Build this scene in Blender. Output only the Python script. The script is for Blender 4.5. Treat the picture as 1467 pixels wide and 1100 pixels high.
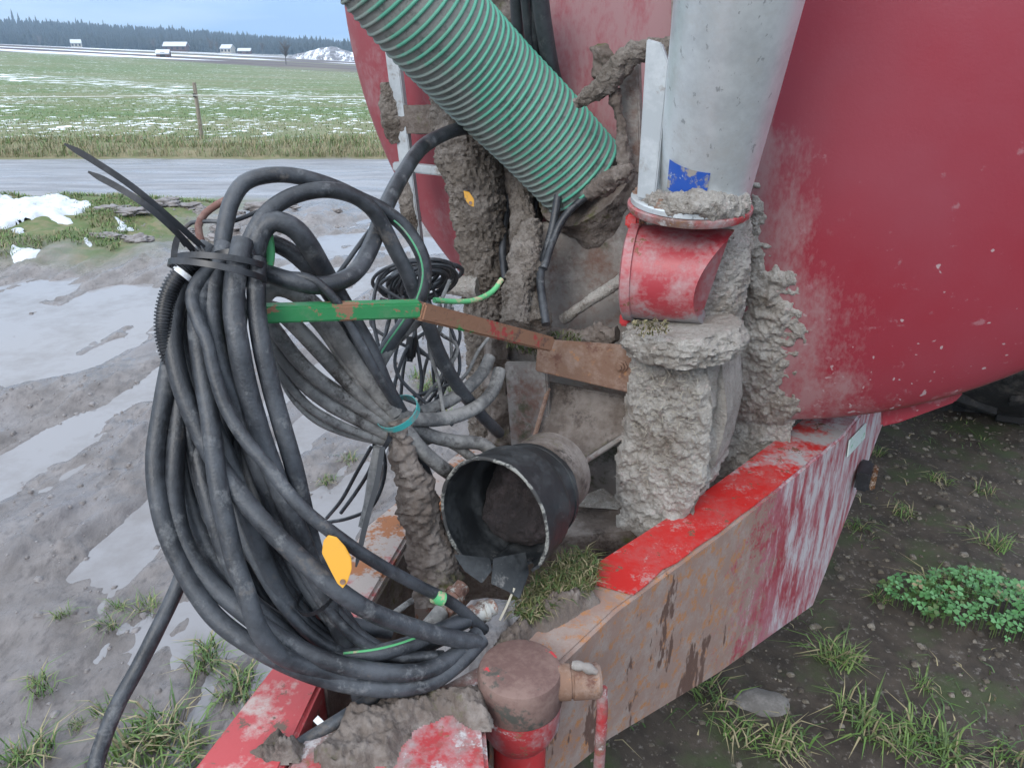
import bpy, bmesh, math, random
import numpy as np
from mathutils import Vector, Matrix

S = bpy.context.scene
for o in list(bpy.data.objects):
    bpy.data.objects.remove(o)
R = math.radians
random.seed(7)
rng = np.random.default_rng(11)

# ------------------------------------------------------------------ camera
CAM_H = 1.6
PITCH = R(23.4)
FPX = 1100.0                                   # focal length in photograph pixels (1467 wide)
cd = bpy.data.cameras.new('camera')
cam = bpy.data.objects.new('camera', cd)
S.collection.objects.link(cam)
cam.location = (0, 0, CAM_H)
cam.rotation_euler = (math.pi / 2 - PITCH, 0, 0)
cd.sensor_fit = 'HORIZONTAL'
cd.sensor_width = 36.0
cd.lens = 36.0 * FPX / 1467.0
cd.clip_start = 0.02
cd.clip_end = 6000
S.camera = cam

# ------------------------------------------------------------------ sky and sun
SUN_EL, SUN_AZ = 34.0, 208.0                   # overcast: a soft sun behind and left of the camera
W = bpy.data.worlds.new('World')
S.world = W
W.use_nodes = True
wn, wl = W.node_tree.nodes, W.node_tree.links
wn.clear()
w_out = wn.new('ShaderNodeOutputWorld')
w_bg = wn.new('ShaderNodeBackground')
w_bg.inputs['Strength'].default_value = 0.1
sky = wn.new('ShaderNodeTexSky')
sky.sky_type = 'NISHITA'
sky.sun_disc = False
sky.sun_elevation = R(SUN_EL)
sky.sun_rotation = R(SUN_AZ)
sky.air_density = 1.3
sky.dust_density = 1.5
w_tc = wn.new('ShaderNodeTexCoord')
w_sep = wn.new('ShaderNodeSeparateXYZ')
wl.new(w_tc.outputs['Generated'], w_sep.inputs[0])
# an overcast layer: brighter towards the zenith, streaky at the horizon
w_map = wn.new('ShaderNodeMapping')
w_map.inputs['Scale'].default_value = (1.6, 1.6, 14.0)
w_map.inputs['Location'].default_value = (0.3, 0.1, 0.0)
wl.new(w_tc.outputs['Generated'], w_map.inputs[0])
w_noi = wn.new('ShaderNodeTexNoise')
w_noi.inputs['Scale'].default_value = 1.5
w_noi.inputs['Detail'].default_value = 6
wl.new(w_map.outputs[0], w_noi.inputs['Vector'])
w_gr = wn.new('ShaderNodeMapRange')            # CIE-like overcast gradient
w_gr.inputs['From Min'].default_value = 0.0
w_gr.inputs['From Max'].default_value = 1.0
w_gr.inputs['To Min'].default_value = 0.66
w_gr.inputs['To Max'].default_value = 2.0
wl.new(w_sep.outputs['Z'], w_gr.inputs['Value'])
w_cl = wn.new('ShaderNodeMix')
w_cl.data_type = 'RGBA'
w_cl.inputs['A'].default_value = (4.0, 7.2, 12.6, 1)
w_cl.inputs['B'].default_value = (9.6, 12.0, 15.0, 1)
w_cr = wn.new('ShaderNodeMapRange')
w_cr.inputs['From Min'].default_value = 0.44
w_cr.inputs['From Max'].default_value = 0.68
wl.new(w_noi.outputs['Fac'], w_cr.inputs['Value'])
wl.new(w_cr.outputs[0], w_cl.inputs['Factor'])
w_mul = wn.new('ShaderNodeVectorMath')
w_mul.operation = 'SCALE'
w_hi = wn.new('ShaderNodeMix')                 # a closed pale grey deck overhead, bluer gaps low down
w_hi.data_type = 'RGBA'
w_hr = wn.new('ShaderNodeMapRange')
w_hr.inputs['From Min'].default_value = 0.05
w_hr.inputs['From Max'].default_value = 0.30
wl.new(w_sep.outputs['Z'], w_hr.inputs['Value'])
wl.new(w_hr.outputs[0], w_hi.inputs['Factor'])
wl.new(w_cl.outputs['Result'], w_hi.inputs['A'])
w_hi.inputs['B'].default_value = (9.6, 10.6, 12.0, 1)
wl.new(w_hi.outputs['Result'], w_mul.inputs[0])
wl.new(w_gr.outputs[0], w_mul.inputs['Scale'])
w_mix = wn.new('ShaderNodeMix')
w_mix.data_type = 'RGBA'
w_mix.inputs['Factor'].default_value = 0.8
wl.new(sky.outputs[0], w_mix.inputs['A'])
wl.new(w_mul.outputs[0], w_mix.inputs['B'])
wl.new(w_mix.outputs['Result'], w_bg.inputs['Color'])
wl.new(w_bg.outputs[0], w_out.inputs['Surface'])

sd = bpy.data.lights.new('sun', 'SUN')
sd.energy = 1.5
sd.angle = R(25)
sd.color = (1.0, 0.97, 0.93)
sun = bpy.data.objects.new('sun', sd)
S.collection.objects.link(sun)
sun.location = (0, 0, 30)
_az = R(SUN_AZ)
sun_dir = Vector((math.sin(_az) * math.cos(R(SUN_EL)), math.cos(_az) * math.cos(R(SUN_EL)), math.sin(R(SUN_EL))))
sun.rotation_euler = (-sun_dir).to_track_quat('-Z', 'Y').to_euler()

S.view_settings.view_transform = 'Standard'
S.view_settings.look = 'None'
S.view_settings.exposure = 0.4
S.view_settings.gamma = 1.0
S.view_settings.use_curve_mapping = False
S.render.engine = 'CYCLES'

# ------------------------------------------------------------------ helpers: placing
CP, SP = math.cos(PITCH), math.sin(PITCH)
def ray(px, py):
    dx = (px - 733.5) / FPX
    dy = (550.0 - py) / FPX
    return np.array([dx, CP + dy * SP, -SP + dy * CP])
EYE = np.array([0, 0, CAM_H])
def at(px, py, d):                 # the place at depth d (metres)
    return EYE + ray(px, py) * d
def on_z(px, py, z):               # the place at height z
    r = ray(px, py)
    return EYE + r * ((z - CAM_H) / r[2])
AX = R(28)                         # the tanker's long axis
A_ = np.array([math.sin(AX), math.cos(AX), 0.0])      # towards its rear
R_ = np.array([math.cos(AX), -math.sin(AX), 0.0])     # across
Z_ = np.array([0, 0, 1.0])
TC = EYE + 1.725 * A_ - 0.40 * R_ + 0.19 * Z_         # centre of the front rim
TR = 1.0
def on_tank_plane(px, py, off=0.0):                   # a vertical plane across the tanker, off metres before the rim
    r = ray(px, py)
    t = ((TC - EYE) @ A_ - off) / (r @ A_)
    return EYE + r * t

# ------------------------------------------------------------------ helpers: noise
def _h(ix, iy, iz):
    n = (ix.astype(np.int64) * 374761393 + iy.astype(np.int64) * 668265263 + iz.astype(np.int64) * 1103515245) & 0xFFFFFFFF
    n = ((n ^ (n >> 15)) * 739982445) & 0xFFFFFFFF
    n = ((n ^ (n >> 12)) * 695872825) & 0xFFFFFFFF
    n = n ^ (n >> 15)
    return ((n >> 4) & 0xFFFF) / 65535.0 * 2 - 1
def vn(p):
    p = np.asarray(p, float)
    i = np.floor(p)
    f = p - i
    f = f * f * f * (f * (f * 6 - 15) + 10)
    i = i.astype(np.int64)
    x, y, z = i[..., 0], i[..., 1], i[..., 2]
    def L(a, b, t): return a + (b - a) * t
    return L(L(L(_h(x, y, z), _h(x+1, y, z), f[..., 0]), L(_h(x, y+1, z), _h(x+1, y+1, z), f[..., 0]), f[..., 1]),
             L(L(_h(x, y, z+1), _h(x+1, y, z+1), f[..., 0]), L(_h(x, y+1, z+1), _h(x+1, y+1, z+1), f[..., 0]), f[..., 1]), f[..., 2])
def fbm(p, s, o=4, g=0.5):
    p = np.asarray(p, float)
    a, v, t = 1.0, 0.0, 0.0
    for k in range(o):
        v = v + a * vn(p * s + 17.3 * k)
        t += a
        a *= g
        s *= 2.03
    return v / t
def sm(a, b, x):
    t = np.clip((x - a) / (b - a), 0, 1)
    return t * t * (3 - 2 * t)

# ------------------------------------------------------------------ helpers: materials
MATS = {}
def mat(name, base, rough=0.6, layers=(), bump=None, metal=0.0, spec=0.5, coat=0.0, bump2=None, trans=0.0):
    m = bpy.data.materials.new(name)
    m.use_nodes = True
    n, l = m.node_tree.nodes, m.node_tree.links
    b = n['Principled BSDF']
    b.inputs['Metallic'].default_value = metal
    b.inputs['Specular IOR Level'].default_value = spec
    b.inputs['Coat Weight'].default_value = coat
    b.inputs['Transmission Weight'].default_value = trans
    geo = n.new('ShaderNodeNewGeometry')
    col = n.new('ShaderNodeRGB')
    col.outputs[0].default_value = (*base, 1)
    cur = col.outputs[0]
    rv = n.new('ShaderNodeValue')
    rv.outputs[0].default_value = rough
    rcur = rv.outputs[0]
    def noise(s, d, v, seed, kind='noise', dist=0.0):
        mp = n.new('ShaderNodeMapping')
        mp.inputs['Scale'].default_value = v
        mp.inputs['Location'].default_value = (seed * 3.7, seed * 1.3, seed * 2.1)
        if v != (1, 1, 1):
            mp.inputs['Rotation'].default_value = (0, 0, AX)
        l.new(geo.outputs['Position'], mp.inputs[0])
        if kind == 'voronoi':
            t = n.new('ShaderNodeTexVoronoi')
            t.inputs['Scale'].default_value = s
            l.new(mp.outputs[0], t.inputs['Vector'])
            inv = n.new('ShaderNodeMath')
            inv.operation = 'SUBTRACT'
            inv.inputs[0].default_value = 1.0
            l.new(t.outputs['Distance'], inv.inputs[1])
            return inv.outputs[0]
        t = n.new('ShaderNodeTexNoise')
        t.inputs['Scale'].default_value = s
        t.inputs['Detail'].default_value = d
        t.inputs['Roughness'].default_value = 0.62
        t.inputs['Distortion'].default_value = dist
        l.new(mp.outputs[0], t.inputs['Vector'])
        return t.outputs['Fac']
    for k, L in enumerate(layers):
        f = noise(L.get('s', 10), L.get('d', 6), L.get('v', (1, 1, 1)), L.get('seed', k + 1), L.get('t', 'noise'), L.get('dist', 0))
        fine = noise(L.get('s', 10) * 8.5, 5, L.get('v', (1, 1, 1)), k + 31)
        fa = n.new('ShaderNodeMath')
        fa.operation = 'MULTIPLY_ADD'
        l.new(fine, fa.inputs[0])
        fa.inputs[1].default_value = L.get('f', 0.38)
        fs = n.new('ShaderNodeMath')
        fs.operation = 'SUBTRACT'
        l.new(f, fs.inputs[0])
        fs.inputs[1].default_value = 0.5 * L.get('f', 0.38)
        l.new(fs.outputs[0], fa.inputs[2])
        f = fa.outputs[0]
        if 'g' in L:                                  # where on the place the layer lies: (direction, from, to, wobble)
            vec, g0, g1, wob = L['g']
            dp = n.new('ShaderNodeVectorMath')
            dp.operation = 'DOT_PRODUCT'
            l.new(geo.outputs['Position'], dp.inputs[0])
            dp.inputs[1].default_value = vec
            wn_ = noise(L.get('gs', 9), 4, (1, 1, 1), k + 9)
            ma = n.new('ShaderNodeMath')
            ma.operation = 'MULTIPLY_ADD'
            l.new(wn_, ma.inputs[0])
            ma.inputs[1].default_value = wob
            l.new(dp.outputs['Value'], ma.inputs[2])
            gr = n.new('ShaderNodeMapRange')
            gr.inputs['From Min'].default_value = g0 + wob / 2
            gr.inputs['From Max'].default_value = g1 + wob / 2
            gr.inputs['To Min'].default_value = L.get('g_lo', -0.5)
            gr.inputs['To Max'].default_value = L.get('g_hi', 0.0)
            l.new(ma.outputs[0], gr.inputs['Value'])
            ad = n.new('ShaderNodeMath')
            ad.operation = 'ADD'
            l.new(f, ad.inputs[0])
            l.new(gr.outputs[0], ad.inputs[1])
            f = ad.outputs[0]
        mr = n.new('ShaderNodeMapRange')
        mr.inputs['From Min'].default_value = L.get('lo', 0.45)
        mr.inputs['From Max'].default_value = L.get('hi', 0.6)
        mr.inputs['To Max'].default_value = L.get('a', 1.0)
        l.new(f, mr.inputs['Value'])
        mx = n.new('ShaderNodeMix')
        mx.data_type = 'RGBA'
        l.new(mr.outputs[0], mx.inputs['Factor'])
        l.new(cur, mx.inputs['A'])
        mx.inputs['B'].default_value = (*L['c'], 1)
        cur = mx.outputs['Result']
        if 'r' in L:
            mf = n.new('ShaderNodeMix')
            l.new(mr.outputs[0], mf.inputs['Factor'])
            l.new(rcur, mf.inputs['A'])
            mf.inputs['B'].default_value = L['r']
            rcur = mf.outputs['Result']
    l.new(cur, b.inputs['Base Color'])
    l.new(rcur, b.inputs['Roughness'])
    prev = None
    for bb in (bump, bump2):
        if bb:
            f = noise(bb[0], 7, bb[3] if len(bb) > 3 else (1, 1, 1), 5)
            bp = n.new('ShaderNodeBump')
            bp.inputs['Strength'].default_value = bb[1]
            bp.inputs['Distance'].default_value = bb[2]
            l.new(f, bp.inputs['Height'])
            if prev:
                l.new(prev, bp.inputs['Normal'])
            prev = bp.outputs[0]
    if prev:
        l.new(prev, b.inputs['Normal'])
    MATS[name] = m
    return m

_h0, _h1 = at(585, -10, 1.30), at(832, 250, 1.58)         # the green hose's dusty underside, on its left flank
_hv = np.cross(_h1 - _h0, (_h0 + _h1) / 2 - EYE)
_hv /= np.linalg.norm(_hv)
_hv *= -1 if _hv[0] > 0 else 1
HOSE_GATE = (tuple(_hv), float(_hv @ (_h0 + _h1) / 2 + 0.0), float(_hv @ (_h0 + _h1) / 2 + 0.085), 0.03)
DUST = (0.34, 0.32, 0.32)
MUDC = (0.36, 0.335, 0.305)
RUST = (0.20, 0.105, 0.06)
mat('tank_red', (0.275, 0.027, 0.042), 0.30, [
    dict(c=(0.27, 0.062, 0.085), s=1.1, lo=0.40, hi=0.68, d=4, r=0.45, a=0.8, f=0.1),
    dict(c=(0.36, 0.20, 0.22), s=30, lo=0.67, hi=0.76, d=2, r=0.7, a=0.5, g=((0, 0, -1), -1.9, -0.9, 0.3), g_lo=-0.12, g_hi=0.05),
    dict(c=(0.42, 0.33, 0.34), s=60, lo=0.71, hi=0.74, d=1, f=0.1, r=0.8, a=0.8, g=((0, 0, -1), -1.7, -0.9, 0.3), g_lo=-0.2, g_hi=0.03),
    dict(c=(0.33, 0.25, 0.25), s=15, lo=0.44, hi=0.78, d=12, f=0.6, v=(1, 1, 0.45), r=0.75, a=0.6, g=(tuple(-R_ - np.array([0, 0, 0.41])), -0.46, -0.27, 0.16), g_lo=-0.36, g_hi=0.24),
    dict(c=(0.25, 0.032, 0.044), s=9, lo=0.42, hi=0.62, d=8, r=0.45, a=0.85, g=(tuple(-R_), 0.45, 0.85, 0.2), g_lo=-0.5, g_hi=0.12),
], bump=(160, 0.08, 0.002), bump2=(2.5, 0.10, 0.02), spec=0.5)
mat('bright_red', (0.50, 0.022, 0.022), 0.38, [
    dict(c=(0.42, 0.06, 0.075), s=4, lo=0.4, hi=0.7, r=0.5, a=0.6),
    dict(c=(0.40, 0.27, 0.27), s=22, lo=0.55, hi=0.75, d=9, r=0.8, a=0.6),
    dict(c=RUST, s=17, lo=0.63, hi=0.67, d=8, r=0.85),
], bump=(120, 0.12, 0.002))
mat('worn_red', (0.36, 0.035, 0.04), 0.5, [
    dict(c=(0.17, 0.10, 0.085), s=7, lo=0.42, hi=0.58, d=8, r=0.85),
    dict(c=DUST, s=14, lo=0.46, hi=0.72, d=9, r=0.8, a=0.85),
    dict(c=(0.42, 0.40, 0.40), s=30, lo=0.56, hi=0.66, d=9, r=0.85),
    dict(c=RUST, s=24, lo=0.62, hi=0.67, d=6, r=0.9),
], bump=(90, 0.3, 0.003))
mat('rust', (0.19, 0.11, 0.075), 0.85, [
    dict(c=(0.27, 0.19, 0.15), s=16, lo=0.42, hi=0.62, d=8),
    dict(c=(0.12, 0.055, 0.04), s=30, lo=0.55, hi=0.7, d=8),
    dict(c=(0.34, 0.17, 0.08), s=55, lo=0.6, hi=0.7, d=5),
], bump=(150, 0.35, 0.003))
mat('brown_mud', (0.175, 0.150, 0.128), 0.9, [
    dict(c=(0.27, 0.24, 0.215), s=16, lo=0.44, hi=0.66, d=9),
    dict(c=(0.085, 0.068, 0.055), s=20, lo=0.52, hi=0.68, d=9),
], bump=(130, 0.9, 0.010), bump2=(45, 0.7, 0.012), spec=0.2)
mat('mud', MUDC, 0.9, [
    dict(c=(0.47, 0.445, 0.41), s=14, lo=0.42, hi=0.64, d=8),
    dict(c=(0.17, 0.145, 0.125), s=20, lo=0.60, hi=0.78, d=8),
    dict(c=(0.20, 0.165, 0.13), s=6, lo=0.50, hi=0.68, d=9, r=0.6, a=0.75, seed=19),
    dict(c=(0.54, 0.43, 0.41), s=80, lo=0.6, hi=0.72, d=5, a=0.8),
    dict(c=(0.18, 0.155, 0.13), s=110, lo=0.61, hi=0.72, d=4, a=0.75, seed=11),
    dict(c=(0.56, 0.54, 0.50), s=170, lo=0.60, hi=0.70, d=4, a=0.7, seed=13),
], bump=(240, 0.9, 0.007), bump2=(80, 0.8, 0.009), spec=0.2)
mat('dark_mud', (0.13, 0.105, 0.09), 0.85, [
    dict(c=(0.24, 0.21, 0.19), s=10, lo=0.45, hi=0.68, d=8),
    dict(c=(0.05, 0.04, 0.035), s=18, lo=0.55, hi=0.7, d=8),
    dict(c=(0.09, 0.095, 0.03), s=9, lo=0.60, hi=0.72, d=6, a=0.8),
], bump=(90, 0.7, 0.008), spec=0.25)
mat('grimy_steel', (0.22, 0.20, 0.185), 0.8, [
    dict(c=(0.15, 0.085, 0.065), s=8, lo=0.48, hi=0.66, d=8),
    dict(c=(0.33, 0.31, 0.29), s=13, lo=0.5, hi=0.7, d=8),
    dict(c=(0.06, 0.065, 0.035), s=7, lo=0.58, hi=0.7, d=7),
], bump=(100, 0.5, 0.005))
mat('galvanised', (0.72, 0.77, 0.795), 0.38, [
    dict(c=(0.48, 0.52, 0.545), s=9, lo=0.4, hi=0.7, d=8, a=0.7),
    dict(c=(0.60, 0.62, 0.62), s=20, lo=0.5, hi=0.7, d=5, a=0.7),
    dict(c=(0.22, 0.24, 0.26), s=75, lo=0.675, hi=0.71, d=2, v=(1, 1, 0.5), a=0.6),
], bump=(140, 0.04, 0.002), metal=0.45)
mat('dull_zinc', (0.38, 0.41, 0.43), 0.55, [
    dict(c=(0.48, 0.51, 0.53), s=12, lo=0.45, hi=0.65, d=8), dict(c=(0.26, 0.24, 0.22), s=16, lo=0.55, hi=0.68, d=9, r=0.85)], bump=(140, 0.15, 0.002), metal=0.2)
mat('hose_rubber', (0.020, 0.022, 0.026), 0.36, [
    dict(c=(0.068, 0.075, 0.086), s=9, lo=0.38, hi=0.64, d=9, r=0.5),
    dict(c=(0.18, 0.185, 0.19), s=30, lo=0.57, hi=0.72, d=9, r=0.85, a=0.65),
    dict(c=(0.14, 0.12, 0.105), s=12, lo=0.62, hi=0.72, d=9, r=0.9, a=0.7, seed=8),
], bump=(300, 0.5, 0.0015), bump2=(70, 0.25, 0.002))
mat('dusty_hose', (0.10, 0.10, 0.10), 0.7, [
    dict(c=(0.27, 0.265, 0.255), s=12, lo=0.38, hi=0.6, d=8, r=0.85),
    dict(c=(0.05, 0.045, 0.042), s=26, lo=0.55, hi=0.7, d=7, r=0.7),
], bump=(150, 0.4, 0.003))
mat('black_plastic', (0.014, 0.015, 0.018), 0.4, [dict(c=(0.05, 0.053, 0.06), s=25, lo=0.5, hi=0.75, r=0.6)])
mat('old_rubber', (0.014, 0.016, 0.018), 0.5, [
    dict(c=(0.05, 0.055, 0.058), s=14, lo=0.45, hi=0.7, d=7, r=0.7),
    dict(c=(0.22, 0.21, 0.20), s=20, lo=0.63, hi=0.75, d=8, r=0.85, a=0.7),
], bump=(90, 0.3, 0.003))
mat('pale_rim', (0.24, 0.24, 0.22), 0.8, [dict(c=(0.04, 0.04, 0.04), s=30, lo=0.44, hi=0.54, d=6)], bump=(120, 0.4, 0.003))
mat('dried_slurry', (0.020, 0.016, 0.017), 0.9, [dict(c=(0.045, 0.035, 0.037), s=24, lo=0.45, hi=0.65)], bump=(90, 0.9, 0.01))
mat('hose_grey', (0.21, 0.225, 0.21), 0.75, [
    dict(c=(0.27, 0.27, 0.255), s=7, lo=0.42, hi=0.68, d=8, r=0.9),
    dict(c=(0.10, 0.12, 0.11), s=22, lo=0.55, hi=0.7, d=6)], bump=(120, 0.4, 0.003))
mat('hose_green', (0.075, 0.32, 0.225), 0.5, [
    dict(c=(0.10, 0.27, 0.20), s=9, lo=0.48, hi=0.68, d=6, r=0.7, a=0.7),
    dict(c=(0.22, 0.25, 0.235), s=8, lo=0.42, hi=0.60, d=7, r=0.85, a=0.92, g=HOSE_GATE, g_lo=-0.35, g_hi=0.20)], bump=(150, 0.25, 0.002))
mat('green_paint', (0.028, 0.20, 0.070), 0.5, [
    dict(c=(0.24, 0.125, 0.075), s=22, lo=0.545, hi=0.57, d=6, r=0.85),
    dict(c=(0.12, 0.20, 0.12), s=30, lo=0.5, hi=0.75, a=0.5)], bump=(120, 0.25, 0.002))
mat('rusty_green_red', (0.24, 0.125, 0.075), 0.85, [
    dict(c=(0.33, 0.05, 0.045), s=13, lo=0.56, hi=0.60, d=5, r=0.6),
    dict(c=(0.03, 0.26, 0.07), s=12, lo=0.60, hi=0.64, d=5, r=0.5, seed=4),
    dict(c=(0.10, 0.055, 0.045), s=40, lo=0.56, hi=0.7)], bump=(150, 0.4, 0.003))
mat('stripe_green', (0.10, 0.36, 0.19), 0.6, [dict(c=(0.25, 0.27, 0.24), s=30, lo=0.5, hi=0.65)])
mat('stub_green', (0.10, 0.42, 0.17), 0.55, [dict(c=(0.40, 0.36, 0.22), s=28, lo=0.56, hi=0.62, d=3), dict(c=(0.33, 0.12, 0.07), s=20, lo=0.62, hi=0.66)])
mat('brown_stub', (0.17, 0.085, 0.07), 0.8, [dict(c=(0.28, 0.19, 0.16), s=30, lo=0.5, hi=0.7)])
mat('yellow_tag', (0.62, 0.30, 0.018), 0.5, [dict(c=(0.45, 0.24, 0.05), s=26, lo=0.52, hi=0.75, r=0.7), dict(c=(0.2, 0.14, 0.07), s=60, lo=0.66, hi=0.7)])
mat('blue_label', (0.03, 0.11, 0.48), 0.4, [dict(c=(0.5, 0.55, 0.62), s=26, lo=0.60, hi=0.63), dict(c=MUDC, s=16, lo=0.53, hi=0.60, seed=6, r=0.9)])
mat('white_plastic', (0.72, 0.74, 0.76), 0.4, [dict(c=(0.5, 0.5, 0.48), s=40, lo=0.5, hi=0.7)])
mat('teal_tape', (0.04, 0.30, 0.30), 0.5, [dict(c=(0.2, 0.22, 0.2), s=50, lo=0.5, hi=0.65)])
mat('reflector_white', (0.62, 0.72, 0.70), 0.3, [dict(c=(0.05, 0.40, 0.12), s=60, lo=0.6, hi=0.64)])
mat('amber_lens', (0.12, 0.06, 0.03), 0.2, [dict(c=MUDC, s=50, lo=0.5, hi=0.65, r=0.9)])
mat('coupler', (0.22, 0.12, 0.09), 0.6, [dict(c=(0.40, 0.39, 0.36), s=22, lo=0.5, hi=0.58, r=0.5), dict(c=(0.10, 0.05, 0.04), s=40, lo=0.55, hi=0.65)], bump=(150, 0.4, 0.003), metal=0.2)
mat('tyre', (0.018, 0.018, 0.019), 0.8, [dict(c=(0.10, 0.09, 0.08), s=9, lo=0.5, hi=0.7)], bump=(60, 0.5, 0.01))

# ------------------------------------------------------------------ helpers: meshes
WO = {}
def mk(name, V, F, m, parent=None, smooth=True, angle=40, mi=None, origin=None):
    V = np.asarray(V, float)
    if origin is None:
        if parent is not None:
            origin = WO[parent.name]
        else:
            origin = np.array([(V[:, 0].min() + V[:, 0].max()) / 2, (V[:, 1].min() + V[:, 1].max()) / 2, V[:, 2].min()])
    me = bpy.data.meshes.new(name)
    L = V - origin
    if isinstance(F, np.ndarray):
        k = F.shape[1]
        me.vertices.add(len(L))
        me.vertices.foreach_set('co', L.astype(np.float32).ravel())
        me.loops.add(F.size)
        me.loops.foreach_set('vertex_index', F.astype(np.int32).ravel())
        me.polygons.add(len(F))
        me.polygons.foreach_set('loop_start', np.arange(0, F.size, k, dtype=np.int32))
        me.update(calc_edges=True)
    else:
        me.from_pydata([tuple(v) for v in L], [], [tuple(f) for f in F])
    for x in (m if isinstance(m, (list, tuple)) else [m]):
        me.materials.append(MATS[x])
    if mi is not None:
        me.polygons.foreach_set('material_index', np.asarray(mi, np.int32))
    if smooth:
        me.polygons.foreach_set('use_smooth', np.ones(len(me.polygons), bool))
        if angle:
            me.set_sharp_from_angle(angle=R(angle))
    me.validate()
    me.update()
    o = bpy.data.objects.new(name, me)
    S.collection.objects.link(o)
    WO[o.name] = origin
    if parent is not None:
        o.parent = parent
    else:
        o.location = origin
    return o
def tag(o, label, cat, group=None):
    o['label'] = label
    o['category'] = cat
    if group:
        o['group'] = group
    return o
def struct(o, kind='structure', label=None):
    o['kind'] = kind
    if label:
        o['label'] = label
    return o
def empty(name, loc):
    o = bpy.data.objects.new(name, None)
    S.collection.objects.link(o)
    o.location = loc
    o.empty_display_size = 0.1
    WO[o.name] = np.array(loc, float)
    return o
def join(*parts):
    V, F, n = [], [], 0
    for v, f in parts:
        v = np.asarray(v, float)
        V.append(v)
        F += [tuple(i + n for i in q) for q in f]
        n += len(v)
    return np.vstack(V), F
def frame(d, up=(0, 0, 1)):
    d = np.asarray(d, float); d = d / np.linalg.norm(d)
    u = np.asarray(up, float)
    if abs(d @ u) > 0.98:
        u = np.array([1.0, 0, 0])
    x = np.cross(u, d); x /= np.linalg.norm(x)
    y = np.cross(d, x)
    return x, y, d
def spline(pts, n):                                    # Catmull-Rom
    P = np.asarray(pts, float)
    if len(P) == 2:
        return P[0] + (P[1] - P[0]) * np.linspace(0, 1, n)[:, None]
    Q = np.vstack([2 * P[0] - P[1], P, 2 * P[-1] - P[-2]])
    seg = np.linalg.norm(np.diff(P[:, :3], axis=0), axis=1)
    s = np.r_[0, np.cumsum(seg)]
    out = []
    for u in np.linspace(0, s[-1], n):
        i = min(np.searchsorted(s, u, 'right') - 1, len(P) - 2)
        t = (u - s[i]) / max(seg[i], 1e-9)
        a, b, c, d = Q[i], Q[i+1], Q[i+2], Q[i+3]
        out.append(0.5 * (2*b + (c-a)*t + (2*a-5*b+4*c-d)*t*t + (3*b-a-3*c+d)*t**3))
    return np.array(out)
def frames(C):
    T = np.gradient(C, axis=0)
    T /= np.linalg.norm(T, axis=1)[:, None]
    x, y, _ = frame(T[0])
    X, Y = [], []
    for t in T:
        x = x - t * (x @ t); x /= np.linalg.norm(x)
        y = np.cross(t, x)
        X.append(x); Y.append(y)
    return np.array(X), np.array(Y), T
def tube(C, r, segs=12, caps=True, disp=None):
    C = np.asarray(C, float)
    X, Y, T = frames(C)
    n = len(C)
    r = np.broadcast_to(np.asarray(r, float).reshape(-1, 1), (n, segs)) if np.ndim(r) < 2 else r
    a = np.linspace(0, 2 * math.pi, segs, endpoint=False)
    N = X[:, None] * np.cos(a)[None, :, None] + Y[:, None] * np.sin(a)[None, :, None]
    V = C[:, None] + N * r[..., None]
    if disp is not None:
        V = V + N * disp(V)[..., None]
    V = V.reshape(-1, 3)
    F = []
    for i in range(n - 1):
        for j in range(segs):
            k = (j + 1) % segs
            F.append((i*segs+j, i*segs+k, (i+1)*segs+k, (i+1)*segs+j))
    if caps:
        F.append(tuple(range(segs - 1, -1, -1)))
        F.append(tuple((n-1)*segs + j for j in range(segs)))
    return V, F
def lathe(o, d, prof, segs=40, caps=True):             # prof: (distance along d, radius)
    x, y, d = frame(d)
    o = np.asarray(o, float)
    a = np.linspace(0, 2 * math.pi, segs, endpoint=False)
    V, F = [], []
    for t, r in prof:
        V += [o + d * t + (x * math.cos(q) + y * math.sin(q)) * r for q in a]
    for i in range(len(prof) - 1):
        for j in range(segs):
            k = (j + 1) % segs
            F.append((i*segs+j, i*segs+k, (i+1)*segs+k, (i+1)*segs+j))
    if caps:
        F.append(tuple(range(segs - 1, -1, -1)))
        F.append(tuple((len(prof)-1)*segs + j for j in range(segs)))
    return np.array(V), F
def fix(V, F, bevel=0.0, seg=2):
    bm = bmesh.new()
    vs = [bm.verts.new(tuple(v)) for v in V]
    for f in F:
        try: bm.faces.new([vs[i] for i in f])
        except ValueError: pass
    bmesh.ops.recalc_face_normals(bm, faces=bm.faces)
    if bevel:
        es = [e for e in bm.edges if len(e.link_faces) == 2 and e.calc_face_angle(0) > 0.4]
        bmesh.ops.bevel(bm, geom=es, offset=bevel, segments=seg, affect='EDGES', clamp_overlap=True)
    bm.verts.ensure_lookup_table()
    bm.verts.index_update()
    V = np.array([v.co[:] for v in bm.verts]); F = [tuple(v.index for v in f.verts) for f in bm.faces]
    bm.free()
    return V, F
def box(c, ex, ey, ez, bevel=0.003):                   # centre and three half-extent vectors
    c, ex, ey, ez = (np.asarray(v, float) for v in (c, ex, ey, ez))
    V = [c + a*ex + b*ey + g*ez for a in (-1, 1) for b in (-1, 1) for g in (-1, 1)]
    F = [(0,1,3,2),(4,6,7,5),(0,4,5,1),(2,3,7,6),(0,2,6,4),(1,5,7,3)]
    return fix(V, F, bevel)
def slab(top, down, bevel=0.004):                      # polygon extruded by a vector (or one vector per corner)
    top = np.asarray(top, float)
    down = np.broadcast_to(np.asarray(down, float), top.shape)
    n = len(top)
    V = np.vstack([top, top + down])
    F = [tuple(range(n)), tuple(range(2*n-1, n-1, -1))] + [(i, i+n, (i+1) % n + n, (i+1) % n) for i in range(n)]
    return fix(V, F, bevel)
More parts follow.
